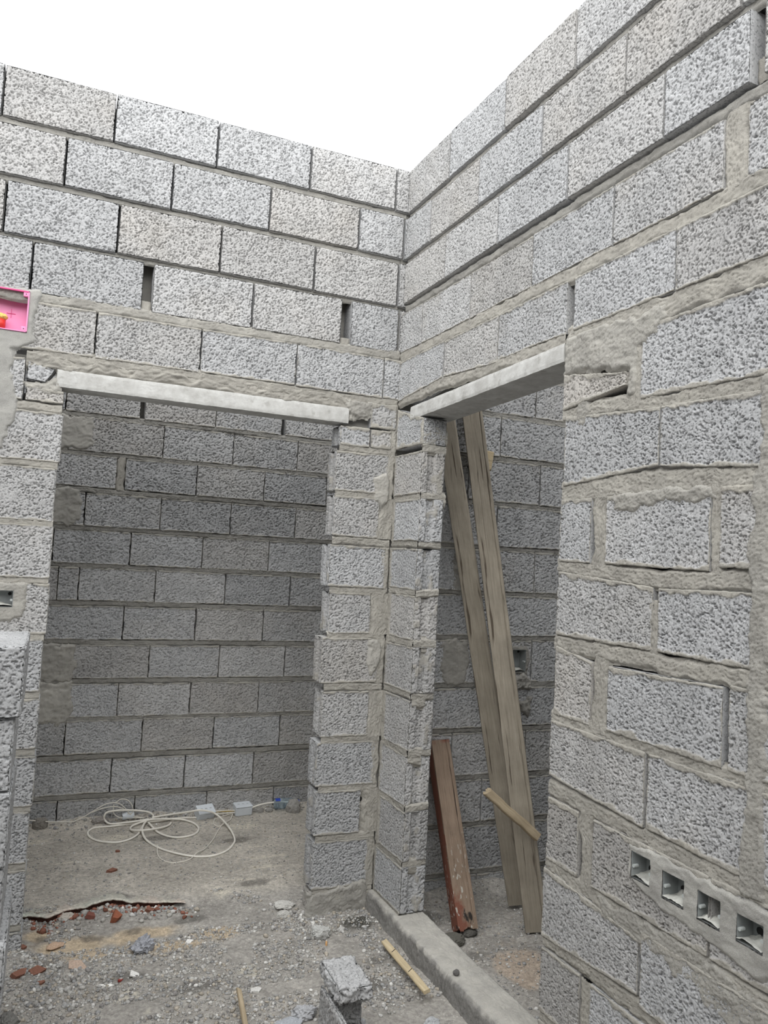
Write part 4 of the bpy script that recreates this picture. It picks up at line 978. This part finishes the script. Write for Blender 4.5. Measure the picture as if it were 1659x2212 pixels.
for k, (x, y, s_) in enumerate(((-.155, 1.335, .022), (-.10, 1.33, .018), (-.19, 1.34, .014))):
    rock('mortar_clod', x, y, (s_ * 1.3, s_, s_ * .9), (.34, .33, .31), ('largest of three small clods between socket box and bottle', 'middle sized clod touching the bottle base', 'smallest clod beside the right socket box')[k], 'stone', seed=60 + k, sharp=.5)


# ================================================================== STACK OF LOOSE BLOCKS AT THE LEFT EDGE
names = ['topmost', 'second from top', 'third from top', 'fourth from top', 'fifth from top', 'lowest']
SF = Frame((0, -.80, 0), (1, 0, 0), (0, -1, 0))
offs = [-1.394, -1.408, -1.402, -1.404, -1.385, -1.392]
yo = [0, .015, .0, .012, .0, .01]
for k in range(6):
    zt = -2.038 - .1955 * k; a = Acc()
    fr = Frame((0, -.80 + yo[k], 0), (1, 0, 0), (0, -1, 0))
    add_block(a, fr, [(offs[k] - .11, zt - .1925), (offs[k], zt - .1925), (offs[k], zt), (offs[k] - .11, zt)], T=.385, res=.0032, fine='FRT', r=.006, tint=1.02 + .05 * math.sin(k * 2.2), s=.0105)
    # hollow slots in the top of the block
    o = link('concrete_block', a.mesh('concrete_block'), MAS)
    tag(o, 'loose grey hollow concrete block, %s in the stack at the left edge' % names[k], 'concrete block', 'stacked loose blocks at the left edge')

# ================================================================== BROKEN HOLLOW BLOCK IN THE FOREGROUND
bb = empty('broken_block', (-.445, -.90, -3.20), 'broken grey hollow block standing on the floor at the bottom centre', 'concrete block')
def chunk(name, lo, hi, seed, parent, res=.004, chip=3., tint=.95, warm=.1, rough=.003):
    a = Acc(); fr = Frame((0, lo[1], 0), (1, 0, 0), (0, -1, 0))
    add_block(a, fr, [(lo[0], lo[2]), (hi[0], lo[2]), (hi[0], hi[2]), (lo[0], hi[2])], T=hi[1] - lo[1], res=res, fine='FLRTB', r=.007, seed=seed, tint=tint, warm=warm, chip=chip, pore=1.5, rough=rough)
    return link(name, a.mesh(name), MAS, parent)
zb = 0.
chunk('cap', (-.055, -.055, .160), (.055, .125, .206), 11, bb, rough=.011, tint=1.05)
chunk('web', (-.050, .010, -.02), (.050, .050, .165), 12, bb, chip=1., tint=.8)
chunk('shell', (-.062, -.19, -.02), (-.047, .09, .15), 13, bb, chip=2.)
chunk('shell', (.050, -.15, -.02), (.066, .07, .05), 14, bb, chip=3.)
rock('concrete_chunk', -.50, -.665, (.05, .035, .03), (.46, .465, .48), 'grey concrete chunk behind the left edge of the broken block', 'stone', seed=71, sharp=.7, rough=.25)
rock('concrete_chunk', -.36, -.80, (.03, .03, .03), (.42, .425, .43), 'small grey chunk at the right side of the broken block', 'stone', seed=72, sharp=.7, rough=.25)
chunk('stub', (-.028, -.10, -.02), (.004, -.06, .07), 15, bb, chip=4., tint=1.05)

# ================================================================== TIMBER
def board(name, p0, p1, face, w, t, mat, label=None, cat=None, parent=None, seed=1, bow=.0, bend=None, notch=False, paint=None, cracks=()):
    """plank from p0 to p1 (centre line); face = direction the wide side looks to"""
    p0 = Vector(p0); p1 = Vector(p1); ax = (p1 - p0); L = ax.length; ax.normalize()
    f = Vector(face); f = (f - ax * f.dot(ax)).normalized(); sd = ax.cross(f).normalized()
    n = max(8, int(L / .012)); prof = []
    m = 48 if cracks else 10
    ww, tt = w / 2, t / 2
    pr = [(-ww + 2 * ww * k / m, tt) for k in range(m)] + [(ww, tt - 2 * tt * k / 4) for k in range(4)] + [(ww - 2 * ww * k / m, -tt) for k in range(m)] + [(-ww, -tt + 2 * tt * k / 4) for k in range(4)]
    pr = np.array(pr + [pr[0]])
    S, K = np.meshgrid(np.linspace(0, 1, n), np.arange(len(pr)), indexing='ij')
    a = pr[K, 0]; b = pr[K, 1]; l = S * L
    rd = .0015
    crn = (np.abs(np.abs(a) - ww) < 1e-6) & (np.abs(np.abs(b) - tt) < 1e-6)
    a = a - np.sign(a) * rd * crn + .0012 * fbm(l / .09 + seed, a * 0 + np.sign(a) * 2, seed, 3) * (np.abs(a) > ww * .98)
    b = b - np.sign(b) * rd * crn + .0007 * fbm(l / .05 + seed, a / .006, seed + 3, 3) + bow * np.sin(np.pi * S)
    if bend is not None:
        a = a + bend[0] * fbm(l / .05, a * 0, seed + 5, 2); b = b + bend[1] * fbm(l / .04, a * 0, seed + 6, 2)
    if notch:
        end = (S < .001); l = np.where(end, l + .012 * fbm(a / .008, b / .02, seed + 7, 2), l)
    for ci, cr in enumerate(cracks):
        b = b - (.0075 if ci == 0 else .002) * np.exp(-((a - cr - .003 * fbm(l / .25, 0 * l, seed + 40 + ci, 3)) / (.0016 + .0008 * fbm(l / .1, 0 * l, seed + 50, 2))) ** 2) * (b > 0) * sstep(-.5, .2, fbm(l / .3, 0 * l, seed + 60 + ci, 2) + (.5 if ci == 0 else 0))
    P = np.stack([a, b, l], -1)
    acc = Acc(); A = np.ones(P.shape)
    if paint is not None: A = np.repeat(paint(a / ww, b / tt, S)[..., None], 3, -1)
    acc.grid(P, A, flip=True)
    for k in (0, -1):
        cen = np.array([0, 0, P[k, :, 2].mean()])
        acc.grid(np.stack([P[k], np.repeat(cen[None], len(pr), 0)]), A[k:k + 1] if k == 0 else A[-1:], flip=(k == 0))
    me = acc.mesh(name, 'paint')
    o = link(name, me, mat, parent)
    M = Matrix((sd, f, ax)).transposed().to_4x4(); M.translation = p0
    o.matrix_world = M
    if label: tag(o, label, cat)
    return o
def on(p0, p1, z):
    t = (z - p0[2]) / (p1[2] - p0[2]); return tuple(p0[i] + (p1[i] - p0[i]) * t for i in range(3))
nrm = (-.50, -.86, .15)
Rb, Rt = (.551, -.412, -3.21), (.374, -.002, -1.068)
board('timber_board', Rb, on(Rb, Rt, -.92), nrm, .092, .028, WOOD, 'front long weathered timber board leaning behind the right doorway', 'board', seed=3, cracks=(.030, -.012))
Lb, Lt = (.610, -.182, -3.205), (.238, .000, -1.108)
board('timber_board', Lb, on(Lb, Lt, -.93), nrm, .088, .028, WOOD, 'rear long weathered timber board, left of and behind the front one', 'board', seed=8)
def pnt(a, b, s): return np.where(np.abs(a) > .97, 1., np.where(b > .5, .18 + .55 * sstep(.35, .05, s) * (.5 - .5 * a) + .3 * sstep(.93, 1., s), .6))
qb, qt = (.276, -.318, -3.21), (.282, .010, -2.546)
board('painted_plank', qb, qt, (-.10, -.95, .3), .088, .070, REDW, 'short thick plank with worn red brown paint leaning behind the pillar', 'plank', seed=14, paint=pnt, notch=True, cracks=(.027,))
board('timber_cleat', (.400, .024, -1.262), (.494, .016, -1.272), (-.45, -.88, 0), .092, .036, PALE, 'short pale timber cleat behind the top of the front board', 'cleat', seed=17)
board('timber_batten', (.318, -.365, -2.657), (.525, -.430, -2.832), (-.4, -.75, .5), .034, .028, FRESH, 'short splintered timber stick nailed slantwise across the two boards', 'batten', seed=19, bend=(.003, .003), notch=True)
z0 = gz(-.09, -.36); z1 = gz(-.10, -.73)
g = board('wood_strip', (-.092, -.352, -3.190), (-.098, -.730, -3.178), (-.25, 0, 1), .026, .012, PALE, 'pale yellow wooden strip lying against the low curb', 'wood strip', seed=23, notch=True)
for s in (.085, .235):
    o = board('nail_mark', (0, 0, 0), (0, .022, 0), (0, 0, 1), .0025, .0006, DARK, seed=3)
    o.parent = g; o.matrix_world = g.matrix_world @ Matrix.Translation((-.011, .0063, s)) @ Matrix.Rotation(-.5, 4, 'Y') @ Matrix(((0, 0, 1, 0), (1, 0, 0, 0), (0, 1, 0, 0), (0, 0, 0, 1)))
board('wood_stick', (-.692, -.560, -3.165), (-.712, -.80, -3.195), (.2, .2, 1), .016, .012, FRESH, 'thin weathered wooden stick at the bottom edge left of the broken block', 'stick', seed=29, notch=True)


# ================================================================== PINK JUNCTION BOX, WALL BOXES
def open_box(name, fr, u0, u1, z0, z1, depth, mat, parent, wall=.002, front=.004):
    """five-sided recessed box, open to the front"""
    bm = bmesh.new()
    V = lambda u, z, h: bm.verts.new(fr.pos(np.array(u), np.array(z), np.array(h)))
    def quad(a):
        bm.faces.new([V(*p) for p in a])
    def ring(ua, ub, za, zb, h): return [(ua, za, h), (ub, za, h), (ub, zb, h), (ua, zb, h)]
    outF = ring(u0 - wall, u1 + wall, z0 - wall, z1 + wall, front); inF = ring(u0, u1, z0, z1, front)
    inB = ring(u0 + .002, u1 - .002, z0 + .002, z1 - .002, -depth); outB = ring(u0 - wall, u1 + wall, z0 - wall, z1 + wall, -depth - wall)
    for k in range(4):
        j = (k + 1) % 4
        quad([outF[k], outF[j], inF[j], inF[k]]); quad([inF[k], inF[j], inB[j], inB[k]]); quad([outF[j], outF[k], outB[k], outB[j]])
    quad(inB); quad(outB[::-1])
    bmesh.ops.remove_doubles(bm, verts=bm.verts, dist=1e-5); bmesh.ops.recalc_face_normals(bm, faces=bm.faces)
    return link(name, bm_mesh(name, bm), mat, parent)
def rod(name, fr, u, z, h0, h1, r, mat, parent, n=14, r2=None):
    a = fr.pos(np.array(u), np.array(z), np.array(h0)); b = fr.pos(np.array(u), np.array(z), np.array(h1))
    bm = bmesh.new(); bmesh.ops.create_cone(bm, cap_ends=True, segments=n, radius1=r, radius2=r if r2 is None else r2, depth=abs(h1 - h0))
    q = Vector(b - a).to_track_quat('Z', 'Y').to_matrix().to_4x4(); q.translation = Vector((a + b) / 2)
    bmesh.ops.transform(bm, matrix=q, verts=bm.verts)
    return link(name, bm_mesh(name, bm), mat, parent)
def strip(name, fr, u0, u1, z0, z1, h0, h1, mat, parent, bev=0):
    bm = bmesh.new(); bm_box(bm, (0, 0, 0), (u1 - u0, z1 - z0, h1 - h0), bev=bev)
    M = np.eye(4); M[:3, 0] = fr.U; M[:3, 1] = fr.Z; M[:3, 2] = fr.N; M[:3, 3] = fr.pos(np.array(u0), np.array(z0), np.array(h0))
    bmesh.ops.transform(bm, matrix=Matrix(M.tolist()), verts=bm.verts); bmesh.ops.recalc_face_normals(bm, faces=bm.faces)
    return link(name, bm_mesh(name, bm), mat, parent)

u0, u1, z0, z1 = BOXP
pk = empty('junction_box', (0, 0, 0), 'bright pink plastic junction box set in the wall at the left edge', 'junction box')
open_box('casing', P1F, u0 + .003, u1 - .003, z0 + .003, z1 - .003, .045, PINK, pk, .002, .010)
for a in ((u0, u1, z1 - .005, z1), (u0, u1, z0, z0 + .004), (u1 - .005, u1, z0, z1), (u0, u0 + .005, z0, z1)):
    strip('rim', P1F, a[0], a[1], a[2], a[3], .004, .012, PINKE if a[2] > -.9 else PINK, pk, .001)
for uu, zz in ((u1 - .012, z1 - .012), (u1 - .012, z0 + .012), (u0 + .012, z1 - .012), (u0 + .012, z0 + .012)):
    l = strip('screw_lug', P1F, uu - .009, uu + .009, zz - .009, zz + .009, -.010, .0105, PINK, pk, .003)
    rod('screw_hole', P1F, uu, zz, .006, .0112, .0018, DARK, l, 8)
strip('raised_mark', P1F, u1 - .075, u1 - .045, -.9205, -.919, -.0445, -.042, PINKE, pk)
strip('raised_mark', P1F, u1 - .0605, u1 - .059, -.935, -.903, -.0445, -.042, PINKE, pk)
pg = empty('conduit_plug', (0, 0, 0), 'red plug with crumbly yellow foam on top inside the pink box', 'plug')
PF = Frame(P1F.pos(np.array(-1.60), np.array(-.99), np.array(-.015)), P1F.U, P1F.N)
bm = bmesh.new(); bmesh.ops.create_cone(bm, cap_ends=True, segments=24, radius1=.024, radius2=.024, depth=.034)
o = link('cap', bm_mesh('cap', bm, True), REDP, pg); o.location = (-1.592, .012, -.9735)
o = rock('foam', -1.592, .012, (.028, .026, .016), (.8, .5, .2), None, None, seed=44, mat=FOAM); o.location = (-1.588, .012, -.947); o.parent = pg

def wall_box(fr, r, label, cat='wall box', group=None, seed=0, splash=True, depth=.042):
    u0, u1, z0, z1 = r
    b = empty('switch_box', (0, 0, 0), label, cat, group)
    open_box('casing', fr, u0 + .002, u1 - .002, z0 + .002, z1 - .002, depth, METAL, b, .0015, .003)
    for zz in ((z0 + z1) / 2 - .004,):
        rod('screw_boss', fr, u0 + .006, zz, -.012, .002, .0042, SCREW, b, 12)
        rod('screw_boss', fr, u1 - .006, zz, -.012, .002, .0042, SCREW, b, 12)
    rod('knockout', fr, u0 + .020, z1 - .010, -depth + .0005, -depth + .002, .010, DARK, b, 18)
    rod('knockout', fr, u0 + .022, z0 + .022, -depth + .0005, -depth + .002, .008, DARK, b, 18)
    rod('knockout', fr, u1 - .014, z1 - .014, -depth + .0005, -depth + .002, .006, DARK, b, 18)
    if splash:
        a = Acc(); n = 22
        S, K = np.meshgrid(np.linspace(0, 1, n), np.linspace(0, 1, n), indexing='ij')
        uu = u0 + .003 + (u1 - u0 - .006) * S; hh = -depth * .95 + (depth + .006) * K
        zz = z0 + .003 + (.012 + .016 * np.clip(fbm(S * 3 + seed, K * 3, seed + 70, 3), -.4, 1)) * (1 - .5 * K) * np.sin(np.pi * np.clip(S * .9 + .05, 0, 1)) ** .5
        a.grid(fr.pos(uu, zz, hh), np.array([1., 1, 1]), flip=not fr.flip)
        link('plaster_splash', a.mesh('plaster_splash'), PLAST, b)
    return b
for k, r in enumerate(SW):
    wall_box(P2F, r, ('%s of the four empty grey switch boxes in the right wall, counted from the doorway' % ('first', 'second', 'third', 'fourth')[k]), 'switch box', 'switch boxes in the right wall', k)
wall_box(P1F, BOXS, 'small open wall box with plaster crumbs in the left pier', 'wall box', None, 9)
wall_box(P4F, HB, 'dark open wall box in the shaded wall beside the leaning boards', 'wall box', None, 12, True, .045)

# ================================================================== CAMERA, SKY
cam = bpy.data.cameras.new('camera'); co = bpy.data.objects.new('camera', cam); C.objects.link(co)
M = Matrix(((ROT[0][0], -ROT[1][0], -ROT[2][0], CAM.x), (ROT[0][1], -ROT[1][1], -ROT[2][1], CAM.y), (ROT[0][2], -ROT[1][2], -ROT[2][2], CAM.z), (0, 0, 0, 1)))
co.matrix_world = M
cam.sensor_fit = 'HORIZONTAL'; cam.sensor_width = 36; cam.lens = 36 * 1678.85 / 1659; cam.clip_start = .02
bpy.context.scene.camera = co

w = bpy.data.worlds.new('overcast'); bpy.context.scene.world = w; w.use_nodes = True
nt = w.node_tree; nt.nodes.clear()
out = nt.nodes.new('ShaderNodeOutputWorld'); bg = nt.nodes.new('ShaderNodeBackground'); nt.links.new(bg.outputs[0], out.inputs[0])
tc = nt.nodes.new('ShaderNodeTexCoord'); sx = nt.nodes.new('ShaderNodeSeparateXYZ'); nt.links.new(tc.outputs['Generated'], sx.inputs[0])
r = ramp(nt, sx.outputs[2], [(0, (.93, .94, .96)), (.4, (.86, .87, .89)), (1, (.56, .57, .59))])
dt = nt.nodes.new('ShaderNodeVectorMath'); dt.operation = 'DOT_PRODUCT'; nt.links.new(tc.outputs['Generated'], dt.inputs[0])
dv = Vector((-.42, -.72, .55)).normalized(); dt.inputs[1].default_value = dv[:]
glow = ramp(nt, dt.outputs['Value'], [(.25, (0, 0, 0)), (.65, (.75, .75, .735)), (1, (1.5, 1.49, 1.45))])     # glow added to the sky behind the viewer, brightens the front walls
nt.links.new(mix(nt, 1, r, glow, 'ADD'), bg.inputs[0])
bg.inputs[1].default_value = 1.72
vs = bpy.context.scene.view_settings
bpy.context.scene.display_settings.display_device = 'sRGB'
vs.view_transform = 'Standard'; vs.look = 'None'; vs.gamma = 1; vs.exposure = .24; vs.use_curve_mapping = False
